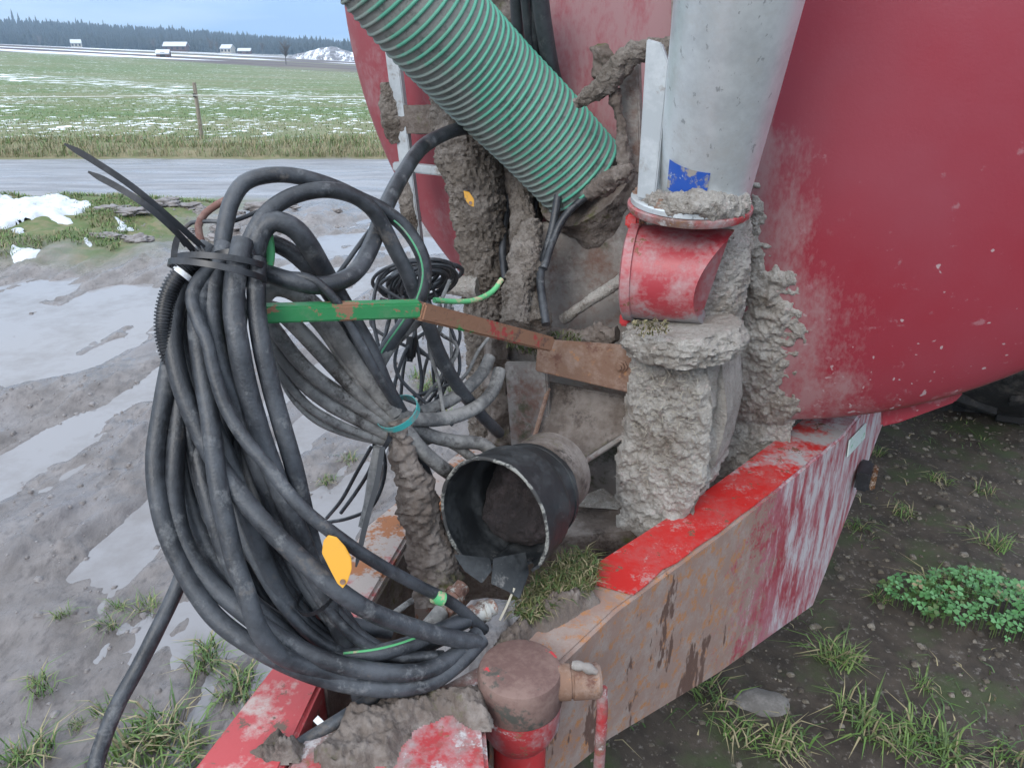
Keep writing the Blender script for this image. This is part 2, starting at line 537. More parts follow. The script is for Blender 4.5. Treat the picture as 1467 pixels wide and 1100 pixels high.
def bolt(p, d, r=0.008, h=0.007):
    return join(lathe(p, d, [(0, r*1.5), (0.002, r*1.5), (0.0021, r), (h, r), (h+0.001, r*0.8)], 6), lathe(p, d, [(h, r*0.55), (h+0.006, r*0.5)], 10))
def lumpy(C, r, amp, scale, segs=28, n=90, fine=0.35):  # a tube caked with mud
    C = spline(C, n)
    stp = np.linalg.norm(np.diff(C, axis=0), axis=1).mean()
    segs = int(np.clip(2 * math.pi * max(r) / max(stp, 0.004), segs, 110))
    r = np.interp(np.linspace(0, 1, n), np.linspace(0, 1, len(r)), r)
    def dsp(V): return amp * (fbm(V, scale, 4) + fine * fbm(V, scale * 5, 2))
    return tube(C, r, segs, True, dsp)
def subd(V, F, cuts=3):
    bm = bmesh.new()
    vs = [bm.verts.new(tuple(v)) for v in V]
    for f in F: bm.faces.new([vs[i] for i in f])
    bmesh.ops.subdivide_edges(bm, edges=bm.edges, cuts=cuts, use_grid_fill=True)
    bm.normal_update(); bm.verts.index_update()
    V = np.array([v.co[:] for v in bm.verts]); N = np.array([v.normal[:] for v in bm.verts])
    F = [tuple(v.index for v in f.verts) for f in bm.faces]
    bm.free()
    return V, F, N
def caked(V, F, amp, scale, cuts=12, base=0.0):        # a block whose faces are broken up by mud
    V, F, N = subd(V, F, cuts)
    return V + N * (base + amp * (fbm(V, scale, 4) + 0.4 * fbm(V, scale * 4.5, 3)))[:, None], F
def inpoly(x, y, poly):
    P = np.asarray(poly, float)
    ins = np.zeros(x.shape, bool)
    dist = np.full(x.shape, 1e9)
    for i in range(len(P)):
        a, b = P[i], P[(i+1) % len(P)]
        c = ((a[1] > y) != (b[1] > y)) & (x < (b[0]-a[0]) * (y-a[1]) / (b[1]-a[1] + 1e-12) + a[0])
        ins ^= c
        e = b - a
        t = np.clip(((x-a[0])*e[0] + (y-a[1])*e[1]) / (e @ e), 0, 1)
        dist = np.minimum(dist, np.hypot(x - a[0] - t*e[0], y - a[1] - t*e[1]))
    return ins, dist

# ------------------------------------------------------------------ ground
def terrain(X, Y):
    z150 = -2.3 - 0.051 * (np.clip(X, -500, 250) + 30)
    z600 = -2.4 - 0.031 * (np.clip(X, -700, 400) + 118)
    z900 = np.clip(6 - 0.0517 * (np.clip(X, -900, 500) + 180), -8, 25) + 1.5 * np.sin(X / 95.0)
    t1 = np.clip((Y - 14) / 136, 0, 1)
    t2 = np.clip((Y - 150) / 450, 0, 1)
    t3 = sm(600, 900, Y)
    z = t1 * z150 * sm(-3, 10, Y)
    z = z + t2 * (z600 - z150) + t3 * (z900 - z600)
    return z
def relief(X, Y):                                      # ruts, clods and wheel tracks of the yard
    P = np.stack([X, Y, np.zeros_like(X)], -1)
    near = 1 - sm(8.2, 9.4, Y)
    # tracks run obliquely across the yard
    w = (X * 0.97 - Y * 0.25) + 0.30 * fbm(P, 0.35, 3)
    al = (X * 0.25 + Y * 0.97)
    Q = np.stack([w * 2.6, al * 0.30, np.zeros_like(X)], -1)
    rut = fbm(Q, 1.0, 3)
    Q2 = np.stack([w * 10.0, al * 2.2, np.zeros_like(X)], -1)
    lug = fbm(Q2, 1.0, 3)
    churn = sm(-0.15, 0.35, fbm(P, 0.55, 3) + 0.25 * np.exp(-((w + 3.4) / 0.5) ** 2))
    tread = np.sin(w * 2 * math.pi / 0.085 + 1.5 * fbm(P, 1.2, 2)) * sm(0.05, 0.4, fbm(np.stack([w * 1.1, al * 0.15, 0 * X], -1), 1.0, 2)) * sm(-0.3, 0.2, fbm(P, 0.9, 3))
    z = 0.066 * rut + 0.010 * tread + 0.030 * lug * (0.35 + churn) + 0.009 * fbm(P, 14.0, 4) * (0.3 + churn) + 0.016 * fbm(P, 0.8, 3)
    z = z + 0.022 * churn * sm(0.05, 0.5, fbm(P, 3.1, 4)) * sm(0.0, 0.4, fbm(P, 17, 3) + 0.15)
    for bx_, by_, rx_, ry_, dp_ in ((-3.0, 4.75, 1.9, 1.15, 0.055), (-2.0, 7.05, 1.9, 0.75, 0.05), (-1.35, 5.6, 1.1, 0.8, 0.03), (-2.2, 2.9, 0.9, 0.55, 0.03), (-1.0, 2.15, 0.55, 0.55, 0.022), (-1.5, 1.5, 0.6, 0.4, 0.018), (-0.6, 7.9, 1.2, 0.35, 0.04)):
        q_ = ((X - bx_) / rx_) ** 2 + ((Y - by_) / ry_) ** 2 + 0.5 * fbm(P, 1.6, 3)
        z = z - dp_ * sm(1.15, 0.45, q_)
    z = z + 0.012
    # a bank beside the road, on the left, and dry soil under the tanker
    bank = sm(-2.2, -4.0, X + 0.5 * fbm(P, 0.9, 3)) * sm(5.7, 6.8, Y + 0.35 * fbm(P, 1.1, 3)) * near
    z = z + bank * (0.16 + 0.05 * fbm(P, 3.0, 3))
    ridge = np.exp(-((Y - 7.7 + 0.25 * fbm(P, 0.6, 2)) / 0.75) ** 2) * sm(-4.5, -2.5, X)
    z = z + ridge * (0.055 + 0.06 * fbm(P, 4.0, 4))
    dry = sm(-0.35, 0.25, X * 0.93 - (Y - 1.5) * 0.36 + 0.14 * fbm(P, 2.5, 3))
    z = z * (1 - 0.55 * dry) + 0.035 * dry
    z = z * near
    rd = sm(9.0, 9.5, Y) * (1 - sm(12.4, 12.9, Y))
    z = z + rd * (0.05 + 0.012 * fbm(P, 2.2, 3) * 1.0 + 0.02 * np.cos((Y - 10.8) * 2.4))
    fld = sm(12.6, 13.4, Y)
    z = z + fld * (0.10 + 0.05 * fbm(P, 0.7, 4) * (1 - sm(60, 90, Y)))
    return z
def gz(x, y):
    x = np.atleast_1d(np.asarray(x, float)); y = np.atleast_1d(np.asarray(y, float))
    return terrain(x, y) + relief(x, y)

th = np.r_[np.linspace(-180, -66, 40, endpoint=False), np.linspace(-66, 60, 620, endpoint=False), np.linspace(60, 180, 40, endpoint=False)]
rr = np.r_[0.001, np.exp(np.linspace(math.log(0.25), math.log(16), 520, endpoint=False)), np.exp(np.linspace(math.log(16), math.log(2600), 110))]
TT, RR = np.meshgrid(np.radians(th), rr, indexing='ij')
GX, GY = RR * np.sin(TT), RR * np.cos(TT)
GZ = terrain(GX, GY) + relief(GX, GY)
nt, nr = TT.shape
I = np.arange(nt * nr).reshape(nt, nr)
J = np.roll(I, -1, axis=0)
GF = np.stack([I[:, :-1], I[:, 1:], J[:, 1:], J[:, :-1]], -1).reshape(-1, 4)
GV = np.stack([GX, GY, GZ], -1).reshape(-1, 3)

def ground_mat():
    m = bpy.data.materials.new('ground')
    m.use_nodes = True
    n, l = m.node_tree.nodes, m.node_tree.links
    b = n['Principled BSDF']
    geo = n.new('ShaderNodeNewGeometry')
    sp = n.new('ShaderNodeSeparateXYZ')
    l.new(geo.outputs['Position'], sp.inputs[0])
    def noise(s, d=6, v=(1, 1, 1), seed=0, rot=0.0, out='Fac', rgh=0.6):
        mp = n.new('ShaderNodeMapping'); mp.inputs['Scale'].default_value = v
        mp.inputs['Location'].default_value = (seed*2.3, seed*1.7, 0); mp.inputs['Rotation'].default_value = (0, 0, rot)
        l.new(geo.outputs['Position'], mp.inputs[0])
        t = n.new('ShaderNodeTexNoise'); t.inputs['Scale'].default_value = s; t.inputs['Detail'].default_value = d
        t.inputs['Roughness'].default_value = rgh
        l.new(mp.outputs[0], t.inputs['Vector'])
        return t.outputs[out]
    def mr(x, a, c, lo=0.0, hi=1.0):
        k = n.new('ShaderNodeMapRange'); k.inputs['From Min'].default_value = a; k.inputs['From Max'].default_value = c
        k.inputs['To Min'].default_value = lo; k.inputs['To Max'].default_value = hi
        l.new(x, k.inputs['Value']); return k.outputs[0]
    def op(o, x, y, z=None):
        k = n.new('ShaderNodeMath'); k.operation = o
        for i, q in enumerate((x, y, z)):
            if q is None: continue
            if isinstance(q, (int, float)): k.inputs[i].default_value = q
            else: l.new(q, k.inputs[i])
        return k.outputs[0]
    def mix(f, x, y):
        k = n.new('ShaderNodeMix'); k.data_type = 'RGBA'
        l.new(f, k.inputs['Factor'])
        for s, q in (('A', x), ('B', y)):
            if isinstance(q, tuple): k.inputs[s].default_value = (*q, 1)
            else: l.new(q, k.inputs[s])
        return k.outputs['Result']
    def mixf(f, x, y):
        k = n.new('ShaderNodeMix'); l.new(f, k.inputs['Factor'])
        for s, q in (('A', x), ('B', y)):
            if isinstance(q, (int, float)): k.inputs[s].default_value = q
            else: l.new(q, k.inputs[s])
        return k.outputs['Result']
    X, Y, Z = sp.outputs
    # wet churned mud
    mud = mix(mr(noise(7, 8), 0.35, 0.68), (0.100, 0.086, 0.080), (0.185, 0.165, 0.158))
    mud = mix(mr(noise(26, 8, (1.5, 0.8, 1), 3, 0.65), 0.50, 0.66), mud, (0.085, 0.073, 0.070))
    mud = mix(mr(noise(1.3, 4, seed=5), 0.5, 0.72), mud, (0.165, 0.155, 0.16))
    rough = mixf(mr(noise(4, 7, seed=8), 0.46, 0.68), 0.07, 0.30)
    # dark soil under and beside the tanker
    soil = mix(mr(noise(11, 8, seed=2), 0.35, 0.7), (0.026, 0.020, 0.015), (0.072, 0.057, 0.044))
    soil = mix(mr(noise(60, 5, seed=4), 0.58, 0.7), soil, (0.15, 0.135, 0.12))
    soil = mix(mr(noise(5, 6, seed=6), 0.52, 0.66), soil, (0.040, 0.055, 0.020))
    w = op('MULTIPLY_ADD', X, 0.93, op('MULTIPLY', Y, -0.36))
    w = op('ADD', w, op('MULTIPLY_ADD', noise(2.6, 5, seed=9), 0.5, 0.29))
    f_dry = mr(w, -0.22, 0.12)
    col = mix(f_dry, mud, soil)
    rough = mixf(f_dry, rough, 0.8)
    # grassy bank by the road on the left
    nb = op('MULTIPLY_ADD', noise(1.1, 5, seed=12), 1.3, -0.65)
    f_b = op('MULTIPLY', mr(op('ADD', X, nb), -2.7, -3.4), mr(op('ADD', Y, nb), 5.9, 6.5))
    grass0 = mix(mr(noise(9, 7, seed=14), 0.4, 0.65), (0.075, 0.115, 0.035), (0.16, 0.145, 0.075))
    col = mix(f_b, col, grass0)
    rough = mixf(f_b, rough, 0.9)
    # gravel road
    road = mix(mr(noise(3.0, 7, (0.35, 2.2, 1), 15), 0.36, 0.66), (0.13, 0.135, 0.15), (0.25, 0.255, 0.275))
    road = mix(mr(noise(40, 5, seed=16), 0.55, 0.72), road, (0.12, 0.11, 0.105))
    nr_ = op('MULTIPLY_ADD', noise(0.9, 5, seed=17), 0.7, -0.35)
    yr = op('ADD', Y, nr_)
    f_r = op('MULTIPLY', mr(yr, 9.0, 9.25), mr(yr, 12.75, 12.55))
    col = mix(f_r, col, road)
    rough = mixf(f_r, rough, mixf(mr(noise(1.4, 5, (0.3, 2, 1), 18), 0.4, 0.6), 0.24, 0.55))
    # pasture
    gr = mix(mr(noise(2.2, 7, seed=20), 0.36, 0.66), (0.060, 0.115, 0.030), (0.115, 0.155, 0.052))
    gr = mix(mr(noise(0.07, 6, (0.5, 1.6, 1), 21), 0.46, 0.62), gr, (0.155, 0.165, 0.085))
    gr = mix(mr(noise(0.55, 6, (0.6, 1.2, 1), 25), 0.50, 0.68), gr, (0.15, 0.155, 0.075))
    dead = mix(mr(noise(6, 6, seed=22), 0.4, 0.65), (0.19, 0.165, 0.095), (0.12, 0.125, 0.055))
    gr = mix(mr(op('ADD', Y, op('MULTIPLY', nr_, 2.0)), 14.6, 13.4), gr, dead)
    snow_c = (0.80, 0.84, 0.90)
    dap = op('ADD', noise(3.0, 5, (0.8, 0.55, 1), 23, rgh=0.65), op('MULTIPLY', noise(0.16, 3, seed=24), 0.26))
    dap = op('ADD', dap, mr(Y, 20.0, 70.0, 0.0, -0.035))
    f_s = op('MULTIPLY', mr(dap, 0.715, 0.74), mr(Y, 14.0, 17.0))
    gr = mix(f_s, gr, snow_c)
    # the furrow with snow across the field, then snowy and ploughed fields far off
    yb = op('MULTIPLY_ADD', X, 0.9, Y)
    yb = op('ADD', yb, op('MULTIPLY_ADD', noise(0.05, 5, seed=27), 22.0, -11.0))
    f_l = op('MULTIPLY', mr(yb, 30.0, 33.0), mr(yb, 43.0, 38.0))
    f_l = op('MULTIPLY', f_l, mr(noise(1.1, 6, (0.5, 0.6, 1), 28, rgh=0.7), 0.54, 0.57))
    gr = mix(f_l, gr, snow_c)
    yf = op('ADD', Y, op('MULTIPLY_ADD', noise(0.006, 5, seed=29), 260.0, -130.0))
    far = mix(mr(noise(0.011, 5, (0.55, 1.5, 1), 30), 0.50, 0.53), (0.075, 0.055, 0.062), snow_c)
    far = mix(mr(noise(0.02, 5, (0.4, 2.2, 1), 33), 0.53, 0.56), far, (0.135, 0.13, 0.085))
    gr = mix(mr(yf, 175.0, 190.0), gr, far)
    gr = mix(mr(Y, 560.0, 640.0), gr, (0.035, 0.05, 0.035))
    f_g = mr(yr, 12.6, 12.85)
    col = mix(f_g, col, gr)
    rough = mixf(f_g, rough, 0.9)
    l.new(col, b.inputs['Base Color'])
    l.new(rough, b.inputs['Roughness'])
    bp = n.new('ShaderNodeBump'); bp.inputs['Strength'].default_value = 0.3; bp.inputs['Distance'].default_value = 0.012
    l.new(noise(46, 8, seed=31, rgh=0.72), bp.inputs['Height'])
    b0 = n.new('ShaderNodeBump'); b0.inputs['Strength'].default_value = 0.35; b0.inputs['Distance'].default_value = 0.03
    l.new(noise(9, 7, (1.6, 0.7, 1), 35, 0.65), b0.inputs['Height']); l.new(b0.outputs[0], bp.inputs['Normal'])
    l.new(bp.outputs[0], b.inputs['Normal'])
    MATS['ground'] = m
ground_mat()
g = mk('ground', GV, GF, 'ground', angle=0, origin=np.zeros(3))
struct(g)

# standing water: one level sheet; the ruts rise through it
m = mat('puddle_water', (0.215, 0.212, 0.222), 0.05, [dict(c=(0.16, 0.15, 0.15), s=1.6, lo=0.45, hi=0.65, d=5)], spec=0.6)
wx, wy = np.meshgrid(np.linspace(-9, -0.55, 60), np.linspace(0.4, 9.0, 60), indexing='ij')
wv = np.stack([wx, wy, np.full_like(wx, -0.012)], -1).reshape(-1, 3)
wi = np.arange(3600).reshape(60, 60)
wf = np.stack([wi[:-1, :-1], wi[1:, :-1], wi[1:, 1:], wi[:-1, 1:]], -1).reshape(-1, 4)
struct(mk('puddle_water', wv, wf, 'puddle_water', angle=0, origin=np.zeros(3)))

# ------------------------------------------------------------------ far country: forest, farms, single trees
mat('conifer', (0.014, 0.022, 0.020), 0.9, [dict(c=(0.030, 0.036, 0.030), s=0.05, lo=0.4, hi=0.65)])
mat('bare_tree', (0.10, 0.09, 0.085), 0.9)
mat('barn_wall', (0.10, 0.055, 0.05), 0.8, [dict(c=(0.13, 0.08, 0.07), s=1.2, lo=0.45, hi=0.6)])
mat('pale_wall', (0.5, 0.48, 0.42), 0.8, [dict(c=(0.4, 0.38, 0.33), s=1.2, lo=0.45, hi=0.6)])
mat('snow', (0.58, 0.62, 0.67), 0.6, [dict(c=(0.46, 0.49, 0.53), s=6, lo=0.4, hi=0.7)], bump=(18, 0.5, 0.02))
mat('window_dark', (0.03, 0.035, 0.045), 0.2)
def conifer_arrays(x, y, z, h, w, rg):
    V, F = [], []
    seg = 6
    for t in range(4):                                 # four ragged tiers
        z0 = z + h * (0.12 + 0.21 * t)
        z1 = z + h * min(1.0, 0.12 + 0.21 * t + 0.42)
        rad = w * (1 - 0.22 * t)
        b0 = len(V)
        for k in range(seg):
            a = 2 * math.pi * (k + 0.5 * t) / seg + rg.uniform(-0.3, 0.3)
            q = rad * rg.uniform(0.65, 1.15)
            V.append((x + q * math.cos(a), y + q * math.sin(a), z0 - rg.uniform(0, 0.05) * h))
        V.append((x + rg.uniform(-.1, .1) * w, y, z1))
        F += [(b0 + k, b0 + (k + 1) % seg, b0 + seg) for k in range(seg)]
    return V, F
V, F = [], []
for k in range(13000):
    yy = 615 + 330 * rng.random() ** 1.2
    xx = rng.uniform(-1.0, 0.35) * yy
    hh = rng.uniform(6, 10) * (1.0 if rng.random() < 0.95 else 1.3)
    v, f = conifer_arrays(xx, yy, float(terrain(np.array(xx), np.array(yy))) - 1, hh, hh * rng.uniform(0.2, 0.32), rng)
    n0 = len(V)
    V += v
    F += [tuple(i + n0 for i in q) for q in f]
struct(mk('forest', np.array(V), np.array(F), 'conifer', smooth=False, origin=np.zeros(3)), 'stuff', 'dark conifer forest covering the low hill beyond the snowy fields')

def far_point(px, Y):
    X = (px - 733.5) / FPX / (CP + 0.43 * SP) * Y
    return np.array([X, Y, float(gz(X, Y)[0])])
for k, (px, Y, h) in enumerate([(4, 905, 17), (30, 905, 18), (38, 905, 15), (62, 905, 13), (118, 905, 13), (156, 905, 12)]):
    p = far_point(px, Y)
    t = empty('spruce_tree', p)
    v, f = conifer_arrays(*p, h, h * 0.15, rng)
    v2, f2 = conifer_arrays(p[0], p[1], p[2] + h * 0.08, h * 0.92, h * 0.12, rng)
    mk('crown', *join((v, f), (v2, f2)), 'conifer', t, smooth=False)
    mk('trunk', *tube(np.array([p + [0, 0, -1], p + [0, 0, h * 0.25]]), [0.35, 0.25], 6), 'bare_tree', t)
    tag(t, 'tall dark spruce standing above the forest skyline', 'tree', 'spruces above the skyline')
def bare_tree(px, Y, h, lab):
    p = far_point(px, Y)
    t = empty('bare_tree', p)
    rg = np.random.default_rng(int(px))
    mk('trunk', *tube(spline([p + [0, 0, -0.5], p + [0.1, 0, h * 0.35], p + [0.2, 0, h * 0.62]], 6), np.linspace(h*0.022, h*0.010, 6), 7), 'bare_tree', t)
    parts = []
    for k in range(46):
        z0 = h * rg.uniform(0.22, 0.66)
        a = rg.uniform(0, 2*math.pi); L = h * rg.uniform(0.15, 0.36)
        q = p + [0.1, 0, z0]
        d = np.array([math.cos(a)*0.62, math.sin(a)*0.62, rg.uniform(0.5, 1.0)])
        e = q + d * L
        parts.append(tube(np.array([q, (q+e)/2 + rg.uniform(-.05, .05, 3)*h*0.3, e]), [h*0.008, h*0.006, h*0.002], 4))
        for _ in range(3):
            s = q + d * L * rg.uniform(0.3, 0.9)
            parts.append(tube(np.array([s, s + (d + rg.uniform(-.7, .7, 3)) * L * 0.4]), [h*0.004, h*0.0015], 3))
    mk('crown', *join(*parts), 'bare_tree', t)
    tag(t, lab, 'tree', 'bare trees by the far fields')
for a in ((303, 430, 8), (312, 440, 7), (376, 470, 7.5), (222, 520, 8), (60, 560, 8)):
    bare_tree(*a, 'bare leafless tree in front of the forest edge')
bare_tree(408, 200, 6.5, 'small bare tree alone beyond the snowy furrow of the field')

def farm(name, px, Y, w, d, h, rot, wall, lab, nwin=3):
    p = far_point(px, Y)
    t = empty(name, p)
    ca, sa = math.cos(rot), math.sin(rot)
    ex, ey = np.array([ca, sa, 0]), np.array([-sa, ca, 0])
    mk('wall', *box(p + [0, 0, h*0.3 - 0.5], ex*w/2, ey*d/2, [0, 0, h*0.3 + 0.5], 0), wall, t, smooth=False)
    e = p + [0, 0, h * 0.6]; rid = p + [0, 0, h]
    for s in (-1, 1):
        q = [e - ex*w*0.53 + s*ey*d*0.58 - [0, 0, 0.25], e + ex*w*0.53 + s*ey*d*0.58 - [0, 0, 0.25], rid + ex*w*0.53, rid - ex*w*0.53]
        mk('roof', *slab(q, (0, 0, 0.3), 0), 'snow', t, smooth=False)
    for sx in (-1, 1):
        mk('gable', *slab([e - ex*sx*w/2 - ey*d/2, e - ex*sx*w/2 + ey*d/2, rid - ex*sx*w/2], ex*sx*0.2, 0), wall, t, smooth=False)
    for k in range(nwin):
        c = p - ey*(d/2 + 0.03) + ex*w*((k + 0.5)/nwin - 0.5) + [0, 0, h*0.34]
        mk('window', *box(c, ex*0.55, ey*0.05, [0, 0, 0.6], 0), 'window_dark', t, smooth=False)
    tag(t, lab, 'building')
farm('farm_barn', 254, 470, 12, 7, 4.6, 0.1, 'barn_wall', 'snow-roofed red barn at the forest edge left of the bare trees', 4)
farm('farm_house', 327, 480, 6.5, 5, 4.4, -0.2, 'pale_wall', 'small pale farmhouse with snowy roof right of the bare trees')
farm('field_barn', 351, 475, 7, 4, 2.8, 0.1, 'barn_wall', 'low snow-roofed shed next to the pale farmhouse', 2)
farm('farm_cottage', 112, 540, 6, 5, 4.6, 0.4, 'pale_wall', 'lone pale cottage beside the snow field below the forest')
farm('tool_shed', 234, 215, 3.2, 2, 1.5, 0.15, 'barn_wall', 'little dark shed standing on the near edge of the snow field', 1)

# a snow-covered gravel heap with dark stripes
hp = far_point(468, 330)
u, v = np.meshgrid(np.linspace(-1, 1, 40), np.linspace(-1, 1, 24), indexing='ij')
hx, hy = hp[0] + u*19, hp[1] + v*16
hz = gz(hx.ravel(), hy.ravel()).reshape(u.shape) + 5.5*np.clip(1 - np.abs(u - 0.15)**1.6, 0, 1)*np.clip(1 - v**2, 0, 1) + 0.8*fbm(np.stack([hx, hy, 0*hx], -1), 0.2, 3) - 0.9
hi = np.arange(u.size).reshape(u.shape)
mat('heap_snow', (0.72, 0.76, 0.83), 0.8, [dict(c=(0.12, 0.12, 0.13), s=0.22, lo=0.46, hi=0.50, v=(2.2, 0.5, 0.6)), dict(c=(0.3, 0.3, 0.33), s=0.6, lo=0.52, hi=0.6)])
tag(mk('gravel_heap', np.stack([hx, hy, hz], -1).reshape(-1, 3), np.stack([hi[:-1, :-1], hi[1:, :-1], hi[1:, 1:], hi[:-1, 1:]], -1).reshape(-1, 4), 'heap_snow', angle=0),
    'snow-streaked gravel heap at the far end of the fields', 'heap')

# ------------------------------------------------------------------ fence along the road
mat('fence_wood', (0.19, 0.165, 0.13), 0.9, [dict(c=(0.28, 0.25, 0.21), s=30, lo=0.45, hi=0.65, v=(1, 1, 0.1)), dict(c=(0.10, 0.085, 0.065), s=18, lo=0.56, hi=0.66)], bump=(80, 0.4, 0.005, (1, 1, 0.1)))
mat('fence_tape', (0.62, 0.63, 0.60), 0.6)
fy = 15.2
fr = empty('pasture_fence', (-5.85, fy, 0.1))
pxs = [-22.6, -14.2, -5.88, 2.6, 11.0]
for k, x in enumerate(pxs):
    zb = float(gz(x, fy)[0])
    mk('post', *lathe((x, fy, zb - 0.3), (0.012 * (k % 3 - 1), 0, 1), [(0, 0.038), (0.5, 0.037), (1.28, 0.034), (1.30, 0.028)], 10), 'fence_wood', fr)
    mk('insulator', *box((x, fy - 0.055, zb + 0.78), (0.018, 0, 0), (0, 0.016, 0), (0, 0, 0.03), 0.003), 'black_plastic', fr)
for a, b in zip(pxs[:-1], pxs[1:]):
    za, zb = float(gz(a, fy)[0]) + 0.78, float(gz(b, fy)[0]) + 0.78
    mk('tape', *tube(np.array([[a + (b-a)*t, fy - 0.07, za + (zb-za)*t - 0.10*t*(1-t)] for t in np.linspace(0, 1, 12)]), 0.0065, 6), 'fence_tape', fr)
tag(fr, 'wooden post fence with one pale tape along the pasture', 'fence')

# ------------------------------------------------------------------ the slurry tanker
root = empty('slurry_tanker', (TC[0], TC[1], 0.0))
tag(root, 'red slurry tanker with muddy drawbar and pipework standing in the yard', 'tanker')

# --- tank: dished front head, knuckle and barrel
def head_off(q):                                       # how far the head bulges before the rim at radius q (0..1)
    q = np.clip(q, 0, 1)
    return 0.150 * (1 - q**2) + 0.055 * np.sqrt(np.clip(1 - q**8, 0, 1))
prof = [(-head_off(q), q * TR) for q in np.r_[np.linspace(0.002, 0.9, 26), np.linspace(0.92, 1, 14)]]
prof += [(0.02, TR), (0.6, TR), (1.5, TR), (3.2, TR), (4.6, TR), (4.75, 0.93), (4.9, 0.6), (4.93, 0.01)]
V, F = lathe(TC, A_, prof, 144)
mk('tank', V, F, 'tank_red', root, angle=60)
def head_pt(px, py):                                   # where the sight line meets the head, and the normal there
    r = ray(px, py)
    t = ((TC - EYE) @ A_) / (r @ A_)
    for _ in range(12):
        P = EYE + r * t
        d = P - TC
        q = math.hypot(d @ R_, d[2]) / TR
        t = ((TC - EYE) @ A_ - float(head_off(q))) / (r @ A_)
    P = EYE + r * t
    d = P - TC
    u, w = (d @ R_), d[2]
    q = max(math.hypot(u, w), 1e-6)
    s = 0.30 * q + 0.02
    N = -A_ + (R_ * u + Z_ * w) / q * s
    return P, N / np.linalg.norm(N)
def crust(name, poly, thick, scale, m, parent, surf, step=3.0, fall=26, seed=0.0, rag=14, edge=0.0):
    P = np.asarray(poly, float)
    xs = np.arange(P[:, 0].min() - rag, P[:, 0].max() + rag, step)
    ys = np.arange(P[:, 1].min() - rag, P[:, 1].max() + rag, step)
    GXp, GYp = np.meshgrid(xs, ys, indexing='ij')
    wob = rag * fbm(np.stack([GXp, GYp, 0*GXp + seed], -1), 1/28, 3)
    ins, d = inpoly(GXp, GYp, P)
    sd = np.where(ins, d, -d) + wob
    idx = -np.ones(GXp.shape, int)
    V, k = [], 0
    use = sd > -step * 1.5
    pts, nrm = [], []
    for i, j in zip(*np.where(use)):
        p, n = surf(GXp[i, j], GYp[i, j])
        pts.append(p); nrm.append(n)
        idx[i, j] = k; k += 1
    pts, nrm = np.array(pts), np.array(nrm)
    h = sm(-2, fall, sd[use])
    t = thick * h * (0.75 + 0.75 * fbm(pts, scale, 4) + 0.35 * fbm(pts, scale * 4, 3)) - 0.003 * (1 - sm(0, 5, sd[use])) + 0.001 - edge * (1 - sm(0, 40, sd[use])) * (0.45 + fbm(pts, 85, 3))
    V = pts + nrm * t[:, None]
    Fq = []
    for i in range(len(xs) - 1):
        for j in range(len(ys) - 1):
            q = (idx[i, j], idx[i+1, j], idx[i+1, j+1], idx[i, j+1])
            if min(q) >= 0: Fq.append(q)
    return mk(name, V, np.array(Fq), m, parent, angle=0)
crust('mud_crust', [(1062, 262), (1085, 255), (1112, 300), (1108, 380), (1140, 395), (1152, 480), (1130, 550), (1158, 586), (1120, 640), (1060, 690), (1000, 700), (1010, 600), (1040, 500), (1050, 380)],
      0.017, 60, 'mud', root, head_pt, 2.0, 38, rag=22, edge=0.014)
crust('mud_splash', [(848, 72), (868, 66), (880, 90), (868, 112), (850, 108)], 0.012, 40, 'dark_mud', root, head_pt, 2.5, 8)

# --- drawbar
ZB = 0.75                                              # height of its top faces
mat('beam_paint', (0.30, 0.035, 0.05), 0.5, [
    dict(c=(0.36, 0.16, 0.19), s=6, lo=0.38, hi=0.66, d=8, r=0.6, a=0.8),
    dict(c=(0.44, 0.42, 0.43), s=30, lo=0.47, hi=0.66, d=11, v=(1, 1, 0.22), r=0.85, a=0.95, g=(tuple(A_), 1.25, 1.66, 0.25), g_lo=-0.22, g_hi=0.07),
    dict(c=(0.255, 0.185, 0.145), s=22, lo=0.42, hi=0.56, d=12, f=0.9, r=0.85, a=0.9, g=(tuple(-A_), -1.80, -1.12, 0.45), gs=7, g_lo=-0.42, g_hi=0.40),
    dict(c=(0.33, 0.29, 0.265), s=18, lo=0.44, hi=0.68, d=8, r=0.85, g=(tuple(-A_), -1.47, -1.40, 0.10), g_lo=-0.6, g_hi=0.0, a=0.6, seed=14),
    dict(c=(0.36, 0.165, 0.07), s=40, lo=0.53, hi=0.64, d=7, r=0.9, g=(tuple(-A_), -1.47, -1.40, 0.10), g_lo=-0.6, g_hi=0.0, seed=17),
    dict(c=(0.115, 0.065, 0.05), s=12, lo=0.60, hi=0.63, d=4, v=(1, 1, 0.30), r=0.6, g=(tuple(-A_), -1.40, -1.36, 0.05), g_lo=-0.6, g_hi=0.0, seed=23),
], bump=(120, 0.3, 0.003))
def beam(name, outer, inner, deps, m, parent):         # top corners along the two edges, depth at each
    n = len(outer)
    o = np.array(outer); i = np.array(inner)
    d = np.array(deps)[:, None] * np.array([[0, 0, -1.0]])
    V = np.vstack([o, i, o + d, i + d])
    F = []
    for k in range(n - 1):
        F += [(k, k+1, n+k+1, n+k), (2*n+k, 3*n+k, 3*n+k+1, 2*n+k+1), (k, 2*n+k, 2*n+k+1, k+1), (n+k, n+k+1, 3*n+k+1, 3*n+k)]
    F += [(0, n, 3*n, 2*n), (n-1, 3*n-1, 4*n-1, 2*n-1)]
    return mk(name, *fix(V, F, 0.006, 3), m, parent)
rb_o = [on_z(766, 985, ZB), on_z(885, 872, ZB), on_z(1060, 744, ZB), on_z(1212, 622, ZB)]
wv_ = rb_o[0] - rb_o[3]; wv_ /= np.linalg.norm(wv_)
wn_ = np.array([wv_[1], -wv_[0], 0]); wn_ *= -1 if wn_ @ R_ > 0 else 1      # towards the inside
rb_i = [p + wn_ * 0.105 for p in rb_o]
